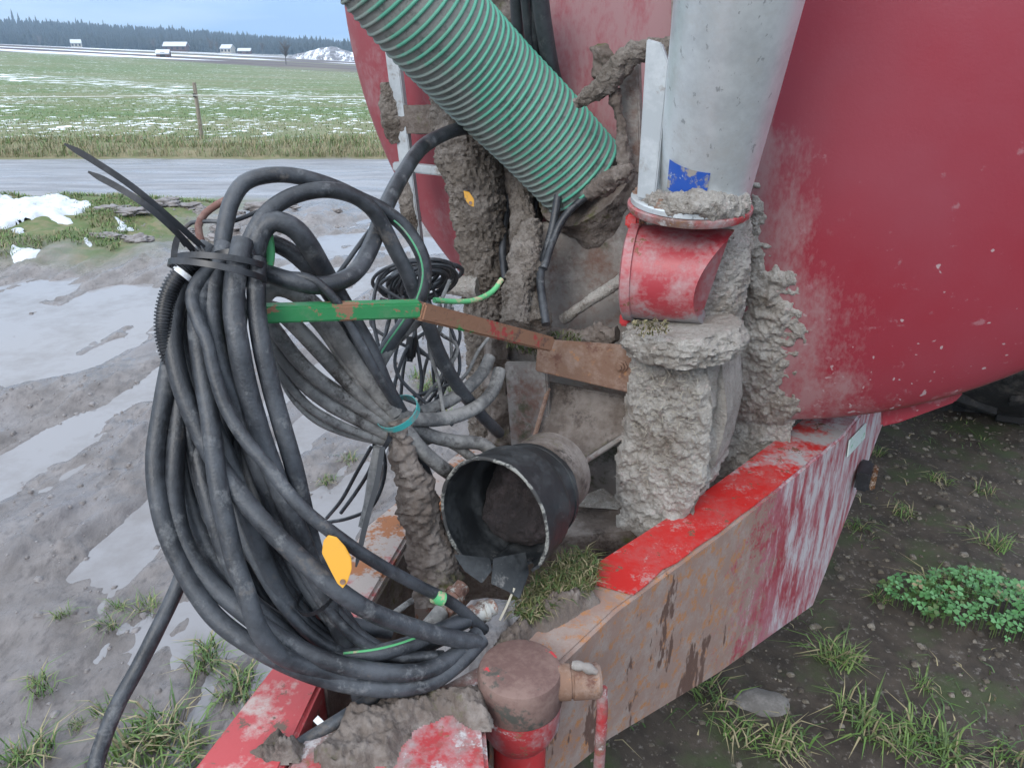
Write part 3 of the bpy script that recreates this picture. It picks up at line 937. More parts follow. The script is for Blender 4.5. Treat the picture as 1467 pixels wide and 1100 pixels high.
D36 = np.array([math.sin(R(37)), math.cos(R(37)), 0])
rb_o2 = rb_o + [rb_o[-1] + D36 * 0.52, rb_o[-1] + D36 * 0.6 + A_ * 1.6]
rb_i2 = rb_i[:-1] + [rb_i[-1] + A_ * 0.03, rb_i[-1] + D36 * 0.55, rb_i[-1] + D36 * 0.62 + A_ * 1.6]
rbm = beam('drawbar_beam', rb_o2, rb_i2, [0.24, 0.30, 0.40, 0.52, 0.15, 0.15], 'beam_paint', root)
rbm['label'] = 'rusty and dusty right drawbar beam with a bright red top edge'
def strip(name, pts, w0, w1, m, parent, z=0.0025, th=0.003):
    pts = [np.asarray(p) + [0, 0, z] for p in pts]
    return mk(name, *slab(pts, (0, 0, th), 0.001), m, parent)
q = [rb_o[1] * 0.88 + rb_o[2] * 0.12 , rb_o[2], rb_o[3]]
qi = [rb_i[1] * 0.98 + rb_i[2] * 0.02 , rb_i[2], rb_i[3] + A_ * 0.02]
n_ = 26                                                # chipped bright paint on the top flange
edge_o, edge_i = [], []
C1 = spline(q, n_); C2 = spline(qi, n_)
for k in range(n_):
    c = 0.012 * abs(float(fbm(C1[k][None] , 26, 3)[0])) + 0.002
    edge_o.append(C1[k] * (1 - c / 0.105) + C2[k] * c / 0.105 + [0, 0, 0.0015])
    edge_i.append(C2[k] * 0.97 + C1[k] * 0.03 + [0, 0, 0.0015])
V = np.vstack([edge_o, edge_i]); V = np.vstack([V, V + [0, 0, 0.0025]])
F = []
for k in range(n_ - 1):
    F += [(k, k+1, n_+k+1, n_+k), (2*n_+k, 3*n_+k, 3*n_+k+1, 2*n_+k+1), (k, 2*n_+k, 2*n_+k+1, k+1), (n_+k, n_+k+1, 3*n_+k+1, 3*n_+k)]
F += [(0, n_, 3*n_, 2*n_), (n_-1, 3*n_-1, 4*n_-1, 2*n_-1)]
mat('top_red', (0.47, 0.022, 0.020), 0.36, [
    dict(c=(0.36, 0.10, 0.095), s=14, lo=0.42, hi=0.70, r=0.6, a=0.6, f=0.6),
    dict(c=(0.33, 0.30, 0.28), s=26, lo=0.58, hi=0.70, r=0.85, a=0.6, seed=5, f=0.6),
    dict(c=DUST, s=11, lo=0.46, hi=0.62, d=9, r=0.85, g=(tuple(A_), 1.30, 1.62, 0.2), g_lo=-0.30, g_hi=0.05),
    dict(c=(0.16, 0.08, 0.05), s=19, lo=0.61, hi=0.64, d=6, r=0.85)], bump=(110, 0.15, 0.002))
mk('top_flange', *fix(V, F), 'top_red', rbm)

# left beam and the front plate that ties both
lb_o = [on_z(262, 1118, ZB), on_z(400, 940, ZB), on_z(524, 752, ZB)]
lb_i = [on_z(395, 1118, ZB), on_z(462, 975, ZB), on_z(584, 768, ZB)]
lb_o.append(lb_o[-1] + A_ * 1.6); lb_i.append(lb_i[-1] + A_ * 1.6)
mat('left_beam_paint', (0.42, 0.06, 0.065), 0.5, [
    dict(c=(0.46, 0.40, 0.37), s=12, lo=0.50, hi=0.66, d=9, r=0.85, a=0.9),
    dict(c=(0.42, 0.36, 0.33), s=9, lo=0.38, hi=0.5, d=8, r=0.85, g=(tuple(A_), 0.72, 0.86, 0.10), g_lo=-0.4, g_hi=0.08),
    dict(c=(0.36, 0.15, 0.07), s=15, lo=0.52, hi=0.60, d=8, r=0.9, g=(tuple(A_), 0.72, 0.86, 0.10), g_lo=-0.3, g_hi=0.04, seed=12),
    dict(c=(0.14, 0.10, 0.08), s=20, lo=0.60, hi=0.66, d=6, r=0.9)], bump=(90, 0.25, 0.003))
lbm = beam('drawbar_beam', lb_o, lb_i, [0.22, 0.25, 0.32, 0.3], 'left_beam_paint', root)
lbm['label'] = 'pale red left drawbar beam under the hose bundle'
isd = [lb_i[1] + [0, 0, -0.012], lb_i[2] + [0, 0, -0.012], lb_i[2] + [0, 0, -0.30], lb_i[1] + [0, 0, -0.24]]
mk('inner_side', *slab(isd, R_*0.006, 0.001), 'dark_mud', lbm)
fp = [on_z(397, 1118, ZB), on_z(437, 1045, ZB), on_z(520, 1008, ZB), on_z(640, 972, ZB), on_z(700, 940, ZB), on_z(692, 1000, ZB), on_z(702, 1118, ZB)]
fp = [p - [0, 0, 0.004] for p in fp]
mk('front_plate', *slab(fp, (0, 0, -0.20), 0.006), 'worn_red', root)
hc = on_z(560, 1118, ZB) - A_*0.02 - [0, 0, 0.11]
ht = mk('hitch_tongue', *box(hc - A_*0.16, A_*0.18, R_*0.06, (0, 0, 0.06), 0.008), 'worn_red', root)
a_t = np.linspace(0, 2*math.pi, 33)
mk('hitch_eye', *tube(np.array([hc - A_*(0.40 + 0.065*math.cos(t)) + R_*0.065*math.sin(t) for t in a_t]), 0.022, 14, False), 'rust', ht)
# ragged mud heaped on the front plate and in the corner by the right beam
def flat(z):
    def f(px, py): return on_z(px, py, z), Z_
    return f
crust('mud_crust', [(500, 1020), (560, 1000), (640, 985), (690, 990), (700, 1040), (640, 1020), (600, 1035), (560, 1090), (480, 1110), (440, 1090)], 0.022, 45, 'dark_mud', root, flat(ZB - 0.002), 2.6, 14)
crust('mud_lump', [(355, 1078), (400, 1055), (432, 1064), (430, 1090), (380, 1096)], 0.030, 60, 'dark_mud', root, flat(ZB - 0.001), 2.5, 12, 3.0, 6)
crust('mud_lump', [(700, 930), (735, 895), (790, 862), (840, 842), (858, 862), (815, 892), (770, 905), (745, 940), (705, 945)], 0.028, 48, 'dark_mud', root, flat(ZB - 0.001), 2.5, 12, 5.0, 8)
# cross member between the beams, low behind the rubber sleeve
cm_a, cm_b = on_z(600, 770, ZB - 0.06), on_z(1010, 735, ZB - 0.06)
cv = (cm_b - cm_a) / 2
mk('cross_member', *caked(*box((cm_a + cm_b) / 2 - [0, 0, 0.07], cv, A_ * 0.05, (0, 0, 0.07), 0), 0.010, 18, 14), 'dark_mud', root)

# --- parking jack on the right beam: capped post, socket and hanging rod
jk = at(745, 948, 1.11)
jt = jk[2]
mat('cap_rust', (0.13, 0.075, 0.065), 0.8, [dict(c=(0.20, 0.13, 0.11), s=13, lo=0.45, hi=0.65, d=7), dict(c=(0.5, 0.05, 0.06), s=16, lo=0.68, hi=0.69, d=2, seed=3, r=0.4), dict(c=(0.065, 0.065, 0.055), s=14, lo=0.58, hi=0.66, d=7, seed=7)], bump=(80, 0.35, 0.004))
jp = mk('jack_post', *lathe((jk[0], jk[1], 0.06), (0, 0, 1), [(0, 0.040), (jt - 0.18, 0.040), (jt - 0.13, 0.041)], 40), 'bright_red', root)
mk('post_collar', *lathe((jk[0], jk[1], jt - 0.145), (0, 0, 1), [(0, 0.042), (0.012, 0.050), (0.035, 0.060), (0.075, 0.0615)], 44), 'worn_red', jp)
mk('post_cap', *lathe((jk[0], jk[1], jt - 0.071), (0, 0, 1), [(0, 0.060), (0.004, 0.0625), (0.052, 0.062), (0.060, 0.059), (0.063, 0.052), (0.064, 0.0)], 44), 'cap_rust', jp)
mk('foot_plate', *box((jk[0], jk[1], 0.055), (0.09, 0, 0), (0, 0.09, 0), (0, 0, 0.008), 0.003), 'bright_red', jp)
a_, b_ = at(775, 978, 1.12), at(862, 984, 1.13)
b_[2] = a_[2]
mk('socket', *lathe(a_, b_ - a_, [(0, 0.026), (0.042, 0.026), (0.043, 0.0235), (0.046, 0.0235), (0.047, 0.026), (0.083, 0.0255), (0.087, 0.022), (0.088, 0.0)], 28), 'rust', jp)
mk('grease_nipple', *tube(spline([at(820, 952, 1.11), at(838, 955, 1.105), at(856, 963, 1.10)], 8), [0.006, 0.0075, 0.0075, 0.006, 0.008, 0.008, 0.005, 0.004], 10), 'grimy_steel', jp)
rod = [at(862, 985, 1.115), at(863, 1015, 1.12)]
rod.append(np.array([rod[1][0], rod[1][1], 0.30]))
mk('hanging_rod', *tube(spline(rod, 14), 0.0085, 12), 'worn_red', jp)

# --- right beam: bracket plate, amber marker lamp, white sticker, saddle under the tank
def on_wing(px, py, out=0.003):                        # the swept rear face of the right beam
    nn = np.array([D36[1], -D36[0], 0]); r = ray(px, py)
    return EYE + r * (((rb_o[-1] - EYE) @ nn) / (r @ nn)) + nn * out
mk('reflector', *slab([on_wing(1214, 630), on_wing(1238, 605), on_wing(1236, 627), on_wing(1211, 654)], R_*0.003, 0.001), 'reflector_white', rbm)
lp = on_wing(1226, 678)
ml = mk('marker_lamp', *box(lp + R_*0.018, A_*0.045, R_*0.018, (0, 0, 0.028), 0.006), 'black_plastic', rbm)
mk('lens', *box(lp + R_*0.042, A_*0.038, R_*0.008, (0, 0, 0.022), 0.005), 'amber_lens', ml)
mk('tank_saddle', *slab([on_tank_plane(x, y, -0.05) for x, y in ((1262, 560), (1382, 540), (1380, 564), (1368, 577), (1288, 606), (1262, 612))], A_*0.10, 0.004), 'tank_red', root)

# --- wheel under the tank's right side
def wheel(c):
    w = empty('wheel', c); w.parent = root
    w.location = np.asarray(c) - WO[root.name]
    prof = [(-0.22, 0.28), (-0.24, 0.36), (-0.235, 0.50), (-0.19, 0.585), (-0.1, 0.61), (0.1, 0.61), (0.19, 0.585), (0.235, 0.50), (0.24, 0.36), (0.22, 0.28)]
    ty = mk('tyre', *lathe(c, R_, prof, 48, False), 'tyre', w)
    mk('rim', *lathe(c, R_, [(-0.21, 0.285), (0.20, 0.285), (0.19, 0.26), (0.08, 0.24), (0.06, 0.10), (0.10, 0.09), (0.10, 0.0)], 36), 'tank_red', w)
    L = []
    for k in range(26):
        a = 2*math.pi*k/26
        n = Z_*math.cos(a) + A_*math.sin(a); t = -Z_*math.sin(a) + A_*math.cos(a)
        s = 1 if k % 2 else -1
        L.append(box(c + n*0.615 + R_*s*0.11, (R_*s*0.10 + t*0.05), t*0.018, n*0.022, 0.003))
    mk('tread', *join(*L), 'tyre', w)['kind'] = 'stuff'
for s in (0.86, -0.86):
    wheel(TC + A_*2.35 + R_*s + [0, 0, 0.64 - TC[2]])

# --- ladder on the left
lo = 0.22
ld = empty('ladder', on_tank_plane(600, 400, lo)); ld.parent = root; ld.location = WO['ladder'] - WO[root.name]
def rail(px0, px1, y0, y1):
    a, b = on_tank_plane(px0, y0, lo), on_tank_plane(px1, y1, lo)
    d = (b - a)
    mk('rail', *box((a + b)/2, d/2, R_*0.017, A_*0.008, 0.002), 'dull_zinc', ld)
rail(549, 612, -40, 470)
def rung(p, q_, h, m, n='rung'):
    a, b = on_tank_plane(*p, lo - 0.012), on_tank_plane(*q_, lo - 0.012)
    return mk(n, *box((a+b)/2, (b-a)/2, A_*0.012, (0, 0, h), 0.003), m, ld)
rung((566, 238), (665, 248), 0.010, 'dull_zinc')
a, b = on_tank_plane(560, 170, lo - 0.01), on_tank_plane(660, 172, lo - 0.01)
mk('rung', *caked(*box((a+b)/2, (b-a)/2, A_*0.016, (0, 0, 0.030), 0), 0.006, 30, 8), 'dark_mud', ld)
mk('mud_crust', *lumpy([on_tank_plane(x, y, lo) for x, y in ((555, 118), (558, 150), (564, 180), (570, 205))], [0.012, 0.024, 0.028, 0.014], 0.007, 45, 24, 60), 'brown_mud', ld)
mk('mud_crust', *lumpy([on_tank_plane(x, y, lo) for x, y in ((578, 246), (583, 280), (590, 315), (596, 350))], [0.014, 0.022, 0.022, 0.014], 0.006, 45, 24, 60), 'brown_mud', ld)

# --- caked post next to the ladder
po = 0.26
mk('post', *lumpy([on_tank_plane(x, y, po) for x, y in ((648, 110), (662, 180), (683, 280), (694, 370), (696, 450), (700, 560), (705, 660))], [0.050, 0.068, 0.058, 0.050, 0.048, 0.052, 0.052], 0.012, 34, 44, 220, 0.6), 'brown_mud', root)
mk('post', *lumpy([on_tank_plane(x, y, 0.2) for x, y in ((720, -60), (724, 60), (740, 200), (752, 330))], [0.034, 0.034, 0.038, 0.038], 0.008, 34, 24, 90), 'dark_mud', root)
mk('stub_pipe', *lumpy([on_tank_plane(x, y, 0.30) for x, y in ((632, 408), (655, 410), (690, 412))], [0.02, 0.021, 0.03], 0.005, 40, 18, 30), 'mud', root)
# frame plates behind the pipework
def plate(name, pts, off, th, m, parent=root, bevel=0.003):
    offs = off if isinstance(off, (list, tuple)) else [off]*len(pts)
    return mk(name, *slab([on_tank_plane(x, y, o_) for (x, y), o_ in zip(pts, offs)], A_*th, bevel), m, parent)
plate('back_plate', [(715, 330), (905, 300), (915, 480), (905, 780), (720, 760)], 0.24, 0.03, 'grimy_steel')
plate('side_plate', [(722, 520), (782, 520), (790, 660), (735, 680)], 0.40, 0.014, 'grimy_steel')
bkt = plate('rusty_bracket', [(770, 487), (912, 497), (912, 566), (766, 532)], [0.44, 0.42, 0.42, 0.44], 0.012, 'rust')
bq = on_tank_plane(890, 524, 0.425)
mk('bolt', *bolt(bq, -A_, 0.009), 'rust', bkt)
gp = plate('gusset_plate', [(782, 548), (900, 570), (918, 606), (800, 682), (762, 660)], [0.36, 0.33, 0.34, 0.46, 0.46], 0.012, 'dark_mud')
mk('gusset_rib', *tube(np.array([on_tank_plane(757, 655, 0.47), on_tank_plane(786, 556, 0.39)]), 0.005, 8), 'rust', gp)
mk('gusset_rib', *tube(np.array([on_tank_plane(802, 684, 0.47), on_tank_plane(920, 608, 0.36)]), 0.006, 8), 'grimy_steel', gp)
plate('gusset_plate', [(800, 725), (862, 700), (900, 732)], [0.46, 0.38, 0.40], 0.010, 'mud')
plate('lower_plate', [(790, 735), (960, 725), (945, 800), (800, 800)], [0.42, 0.40, 0.40, 0.42], 0.02, 'dark_mud')
mk('brace_rod', *lumpy([on_tank_plane(806, 458, 0.34), on_tank_plane(850, 428, 0.34), on_tank_plane(892, 400, 0.34)], [0.011, 0.011, 0.012], 0.004, 50, 14, 30), 'mud', root)
mk('mud_crust', *lumpy([on_tank_plane(x, y, 0.37) for x, y in ((745, 492), (780, 488), (815, 492), (850, 482), (885, 478))], [0.015, 0.024, 0.026, 0.02, 0.012], 0.014, 40, 22, 60), 'dark_mud', root)

# --- socket the green hose is pushed into, rods and strands above it
hs = [at(838, 258, 1.60), at(866, 292, 1.66), at(890, 325, 1.74)]
mk('hose_socket', *lumpy(hs, [0.112, 0.115, 0.10], 0.010, 18, 40, 36), 'dark_mud', root)
mk('lever_rod', *lumpy([on_tank_plane(x, y, o_) for x, y, o_ in ((826, 150, 0.36), (862, 125, 0.36), (885, 100, 0.36), (905, 78, 0.36), (935, 70, 0.35), (962, 66, 0.35))], [0.010, 0.017, 0.022, 0.020, 0.016, 0.015], 0.008, 50, 20, 90), 'brown_mud', root)
mk('mud_strand', *lumpy([on_tank_plane(x, y, 0.35) for x, y in ((880, 128), (888, 170), (893, 215), (894, 262))], [0.012, 0.009, 0.011, 0.010], 0.007, 60, 14, 60), 'dark_mud', root)
plate('lever_bar', [(886, 118), (914, 88), (918, 250), (896, 246)], 0.31, 0.02, 'grimy_steel')
mk('mud_strand', *lumpy([on_tank_plane(x, y, 0.37) for x, y in ((842, 280), (868, 262), (892, 246), (905, 238))], [0.010, 0.018, 0.018, 0.010], 0.008, 50, 16, 50), 'dark_mud', root)
plate('upper_bar', [(962, -60), (994, -60), (982, 66), (960, 62)], 0.22, 0.02, 'grimy_steel')

# --- galvanised pipe with its flange, fin, bolts and blue label
gb, gt = on_tank_plane(1008, 272, 0.38), on_tank_plane(1068, -60, 0.52)
gd = gt - gb; gl = np.linalg.norm(gd); gd /= gl
gp_ = mk('galvanised_pipe', *lathe(gb, gd, [(-0.01, 0.078), (0.0, 0.078), (gl*0.5, 0.086), (gl, 0.092), (gl + 0.4, 0.096)], 48), 'galvanised', root)
fl = on_tank_plane(988, 292, 0.39)
fu = np.array(gd) * 0.25 + Z_ * 0.75; fu /= np.linalg.norm(fu)
mk('flange', *lathe(fl, fu, [(-0.012, 0.0), (-0.012, 0.104), (-0.006, 0.107), (0.0, 0.107), (0.002, 0.104), (0.003, 0.0)], 48), 'worn_red', gp_)
mk('flange', *lathe(fl + fu*0.0035, fu, [(0, 0.0), (0, 0.102), (0.008, 0.102), (0.010, 0.099), (0.0105, 0.0)], 48), 'galvanised', gp_)
mk('fin_plate', *slab([on_tank_plane(912, 284, 0.46), on_tank_plane(938, 288, 0.46), on_tank_plane(958, 92, 0.46), on_tank_plane(947, 62, 0.46), on_tank_plane(926, 56, 0.46)], A_*0.012, 0.002), 'dull_zinc', gp_)
for k in range(6):
    x, y, _ = frame(fu)
    a = 2*math.pi*(k + 0.25)/6
    mk('bolt', *bolt(fl + (x*math.cos(a) + y*math.sin(a))*0.088 + fu*0.013, fu, 0.009, 0.008), 'rust', gp_)
crust_poly = [(935, 268), (955, 252), (985, 258), (1020, 270), (1055, 262), (1068, 280), (1040, 296), (990, 298), (950, 284)]
mk('mud_crust', *lumpy([fl + fu*0.012 + v_ for v_ in ((-R_*0.06 - A_*0.055), (-A_*0.085), (R_*0.05 - A_*0.07), (R_*0.09 - A_*0.01))], [0.012, 0.022, 0.024, 0.02], 0.013, 40, 22, 70), 'mud', gp_)
# blue label wrapped on the pipe
x, y, d_ = frame(gd)
ang0 = math.atan2((-A_ - R_*0.12) @ y, (-A_ - R_*0.12) @ x)
V, F = [], []
for i in range(13):
    for j in range(6):
        a = ang0 + 0.45 * (i/12*2 - 1); hgt = 0.030 + 0.055*j/5
        rad = 0.0786 + 0.016*hgt/gl + 0.001
        V.append(gb + d_*hgt + (x*math.cos(a) + y*math.sin(a))*rad)
for i in range(12):
    for j in range(5): F.append((i*6+j, (i+1)*6+j, (i+1)*6+j+1, i*6+j+1))
lab = mk('label', V, F, 'blue_label', gp_)

# --- red mitred stub, caked pipe behind it and the caked body below
mk('riser_pipe', *lumpy([on_tank_plane(x, y, 0.27) for x, y in ((998, 300), (1004, 350), (1004, 400), (994, 450), (985, 480))], [0.092, 0.092, 0.090, 0.086, 0.086], 0.010, 30, 40, 90, 0.6), 'mud', root)
sa, sb = at(899, 388, 1.435), at(1032, 398, 1.385)
x, y, d_ = frame(sb - sa)
L_ = np.linalg.norm(sb - sa)
V, F = lathe(sa, d_, [(0.0, 0.082), (0.004, 0.092), (0.020, 0.092), (0.021, 0.0865), (0.03, 0.0865), (L_*0.5, 0.0865), (L_, 0.0865)], 48, True)
last = np.arange(len(V) - 48, len(V))
for k in last:                                         # mitre: the top runs on, the belly is cut back
    w = (V[k] - sb) @ Z_
    V[k] += d_ * (0.18 * w - 0.035 * (1 - (w/0.0865)**2))
stub = mk('red_stub', V, F, 'red_stub_paint' if 'red_stub_paint' in MATS else mat('red_stub_paint', (0.36, 0.040, 0.052), 0.42, [
    dict(c=(0.40, 0.26, 0.26), s=16, lo=0.42, hi=0.66, d=9, r=0.8, a=0.9), dict(c=DUST, s=18, lo=0.42, hi=0.60, d=9, r=0.9, g=((0, 0, -1), -1.22, -1.16, 0.06), g_lo=-0.35, g_hi=0.08),
    dict(c=RUST, s=26, lo=0.63, hi=0.66, r=0.9)], bump=(100, 0.2, 0.002)).name, root)
for sgn in (1, -1):
    p = sa + d_*0.004 + Z_*sgn*0.094
    mk('lug', *box(p, d_*0.012, np.cross(d_, Z_)*0.012, Z_*0.012, 0.004), 'bright_red', stub)
mk('bolt', *bolt(sa + d_*0.02 + Z_*0.098 - A_*0.01, d_, 0.007), 'rust', stub)
mk('caked_flange', *lumpy([on_tank_plane(980, 462, 0.40), on_tank_plane(980, 480, 0.40), on_tank_plane(980, 502, 0.40)], [0.096, 0.112, 0.098], 0.013, 34, 48, 18, 0.6), 'mud', root)
bb = [on_tank_plane(x, y, o_) for x, y, o_ in ((912, 500, 0.42), (1015, 500, 0.42), (1012, 690, 0.40), (960, 775, 0.40), (890, 750, 0.42), (895, 600, 0.42))]
mk('valve_body', *caked(*slab(bb, A_*0.14, 0), 0.026, 20, 16), 'mud', root)
mk('valve_cover', *caked(*slab([on_tank_plane(x, y, 0.36) for x, y in ((1004, 505), (1034, 508), (1042, 600), (1024, 670), (1002, 690))], A_*0.13, 0), 0.008, 16, 6), 'mud', root)
def on_front(off):
    def f(px, py): return on_tank_plane(px, py, off), -A_
    return f
crust('mud_crust', [(905, 500), (1012, 498), (1016, 600), (1008, 690), (960, 780), (885, 755), (880, 690), (895, 600)], 0.018, 60, 'mud', root, on_front(0.425), 2.0, 16, 9.0)
crust('mud_crust', [(700, 470), (722, 462), (730, 540), (735, 680), (690, 690)], 0.03, 22, 'dark_mud', root, on_front(0.33), 2.8, 18, 4.0)
# straw caught in the caked mud
V, F = [], []
for k in range(230):
    px = rng.uniform(905, 1005); py = rng.uniform(508, 700)
    p = on_tank_plane(px, py, 0.445 + rng.uniform(0, 0.015))
    a = rng.uniform(0, math.pi); L = rng.uniform(0.005, 0.016)
    d = (R_*math.cos(a) + Z_*math.sin(a) - A_*rng.uniform(-0.3, 0.5)) * L
    s = np.cross(d, A_); s = s/np.linalg.norm(s)*0.0005
    n0 = len(V); V += [p - d/2 - s, p - d/2 + s, p + d/2 + s - A_*0.003, p + d/2 - s - A_*0.003]; F.append((n0, n0+1, n0+2, n0+3))
mat('straw', (0.42, 0.39, 0.32), 0.8)
mk('straw', V, F, 'straw', root, smooth=False)['kind'] = 'stuff'

# --- green bar that carries the hose bundle
g0, g1, g2 = at(372, 449, 1.035), at(602, 442, 1.11), at(785, 492, 1.38)
def bar(name, a, b, h, m, parent=root):
    x, y, d = frame(b - a)
    return mk(name, *box((a+b)/2, (b-a)/2, x*h, y*h, 0.003), m, parent)
hh = bar('hose_holder', g0, g1, 0.0118, 'green_paint')
bar('holder_arm', g1 - (g2-g1)*0.02 + [0, 0, -0.004], g2, 0.0135, 'rusty_green_red', hh)
mk('holder_tip', *tube(spline([at(383, 395, 1.06), at(388, 365, 1.05), at(384, 330, 1.04), at(379, 312, 1.03)], 14), 0.0058, 10), 'stub_green', hh)

# --- caked strap and box at the left, where the hoses pass over the left beam
mk('caked_strap', *lumpy([at(572, 598, 1.22), at(584, 660, 1.24), at(602, 730, 1.27), at(620, 800, 1.30), at(632, 860, 1.30)], [0.014, 0.022, 0.030, 0.040, 0.036], 0.014, 22, 34, 160, 0.5), 'dark_mud', root)

# ------------------------------------------------------------------ green suction hose
gc = spline([at(440, -200, 1.18), at(585, -10, 1.30), at(690, 105, 1.43), at(770, 185, 1.52), at(832, 252, 1.585)], 220)
gh = empty('suction_hose', gc[-1])
tag(gh, 'thick green ribbed suction hose slanting down into the muddy tank socket', 'hose')
HR = 0.0945
mk('hose_wall', *tube(gc, HR, 40), 'hose_grey', gh, angle=0)
X_, Y_, T_ = frames(gc)
s_ = np.r_[0, np.cumsum(np.linalg.norm(np.diff(gc, axis=0), axis=1))]
pitch = 0.0148
turns = s_[-1] / pitch
hn = int(turns * 40)
hv = []
for k in range(hn + 1):
    u = s_[-1] * k / hn
    i = min(np.searchsorted(s_, u, 'right') - 1, len(gc) - 2)
    t = (u - s_[i]) / (s_[i+1] - s_[i])
    c = gc[i]*(1-t) + gc[i+1]*t
    x = X_[i]*(1-t) + X_[i+1]*t; y = Y_[i]*(1-t) + Y_[i+1]*t; tt = T_[i]
    a = 2*math.pi*turns*k/hn
    n = x*math.cos(a) + y*math.sin(a); n /= np.linalg.norm(n)
    for w, h in ((-0.0038, -0.002), (-0.0026, 0.0022), (0, 0.0034), (0.0026, 0.0022), (0.0038, -0.002)):
        hv.append(c + n*(HR + h) + tt*w)
hf = [(k*5+j, k*5+j+1, (k+1)*5+j+1, (k+1)*5+j) for k in range(hn) for j in range(4)]
mk('spiral_rib', np.array(hv), np.array(hf), 'hose_green', gh, angle=0)

# ------------------------------------------------------------------ torn rubber sleeve on the pipe stub
ra = at(766, 702, 1.345)
fd = -A_ + np.array([0, 0, 0.16])
fd /= np.linalg.norm(fd)
mk('pipe_stub', *lathe(ra + A_*0.07, fd, [(0, 0.076), (0.05, 0.076), (0.073, 0.076)], 40, True), 'dark_mud', root)
sl = empty('rubber_sleeve', ra)
tag(sl, 'torn black rubber sleeve gaping open with a flap hanging from its lip', 'sleeve')
sx, sy, sdv = frame(fd)
na, nl = 96, 22
ang = np.linspace(0, 2*math.pi, na, endpoint=False)
def sleeve_r(t):                                       # t from 0 (stub) to 1 (mouth)
    return np.interp(t, [0, 0.04, 0.34, 0.40, 0.46, 1.0], [0.083, 0.086, 0.088, 0.096, 0.099, 0.100])
LEN = 0.150
up_ang = math.atan2(Z_ @ sy, Z_ @ sx)
rel = (ang - up_ang + math.pi) % (2*math.pi) - math.pi  # 0 at the top, +-pi at the belly
side = np.sign(np.cos(up_ang + rel) * (sx @ R_) + np.sin(up_ang + rel) * (sy @ R_))
srel = np.abs(rel) * side                              # positive towards the tanker's right
mouth = np.ones(na)
tear = (srel > 2.45) | (srel < -3.0)
mouth = np.where(tear, 0.50 + 0.16*np.abs(np.sin(rel*7)) + 0.10*fbm(np.stack([rel, 0*rel, 0*rel], -1), 4, 2), mouth)
mouth = np.where((srel > 2.2) & ~tear, 0.88, mouth)
flap = (srel < -2.55) | ((srel > 2.95) & (srel < 3.2))
Vo, Vi = [], []
for i in range(nl + 1):
    t = i/nl * mouth
    rr_ = sleeve_r(t) + 0.0022*fbm(np.stack([np.cos(ang)*2, np.sin(ang)*2, t*3], -1), 1.5, 3)
    oval = 1 + 0.05*np.cos(2*(ang - up_ang - 0.5))*t
    base = ra + sdv*(t*LEN)[:, None]
    dirs = sx*np.cos(ang)[:, None] + sy*np.sin(ang)[:, None]
    Vo.append(base + dirs*(rr_*oval)[:, None])
    Vi.append(base + dirs*((rr_ - 0.0045)*oval)[:, None])
V = np.vstack(Vo + Vi)
off = (nl + 1)*na
F = []
for i in range(nl):
    for j in range(na):
        k = (j + 1) % na
        F.append((i*na+j, i*na+k, (i+1)*na+k, (i+1)*na+j))
        F.append((off+i*na+j, off+(i+1)*na+j, off+(i+1)*na+k, off+i*na+k))
for j in range(na):
    k = (j + 1) % na
    F.append((nl*na+j, nl*na+k, off+nl*na+k, off+nl*na+j))
mk('sleeve_wall', V, F, 'old_rubber', sl, angle=50)
# the pale worn lip
idx = [j for j in np.argsort(srel) if -2.6 < srel[j] < 2.15]
lipc = np.array([(Vo[nl][j] + Vi[nl][j])/2 for j in idx])
mk('worn_lip', *tube(lipc, 0.0030 + 0.0012*fbm(lipc, 60, 2), 8), 'pale_rim', sl)
mk('band_clamp', *lathe(ra + sdv*0.010, sdv, [(0, 0.0845), (0.001, 0.0885), (0.010, 0.0885), (0.011, 0.0845)], 48, False), 'old_rubber', sl)
# the hanging flap
def flap_mesh(pts, th):
    return slab(pts, A_*th + np.array([0, 0, 0]), 0.0008)
mk('torn_flap', *flap_mesh([at(706, 800, 1.225), at(752, 792, 1.24), at(757, 822, 1.235), at(744, 858, 1.22), at(728, 848, 1.215), at(703, 836, 1.21)], 0.004), 'old_rubber', sl)
mk('torn_flap', *flap_mesh([at(650, 795, 1.20), at(700, 800, 1.215), at(704, 818, 1.21), at(690, 836, 1.20), at(665, 818, 1.195)], 0.004), 'old_rubber', sl)
bmv, bmf = lathe(ra + sdv*0.004, sdv, [(0.0, 0.081)] + [(0.030*math.sin(q), 0.081*math.cos(q)) for q in np.linspace(0.05, 1.5, 22)], 60)
bmv = bmv + sdv*(0.034*fbm(bmv, 24, 4) + 0.045*sm(0.02, -0.07, (bmv - ra) @ Z_))[:, None]
mk('dried_slurry', bmv, bmf, 'dried_slurry', sl, angle=0)

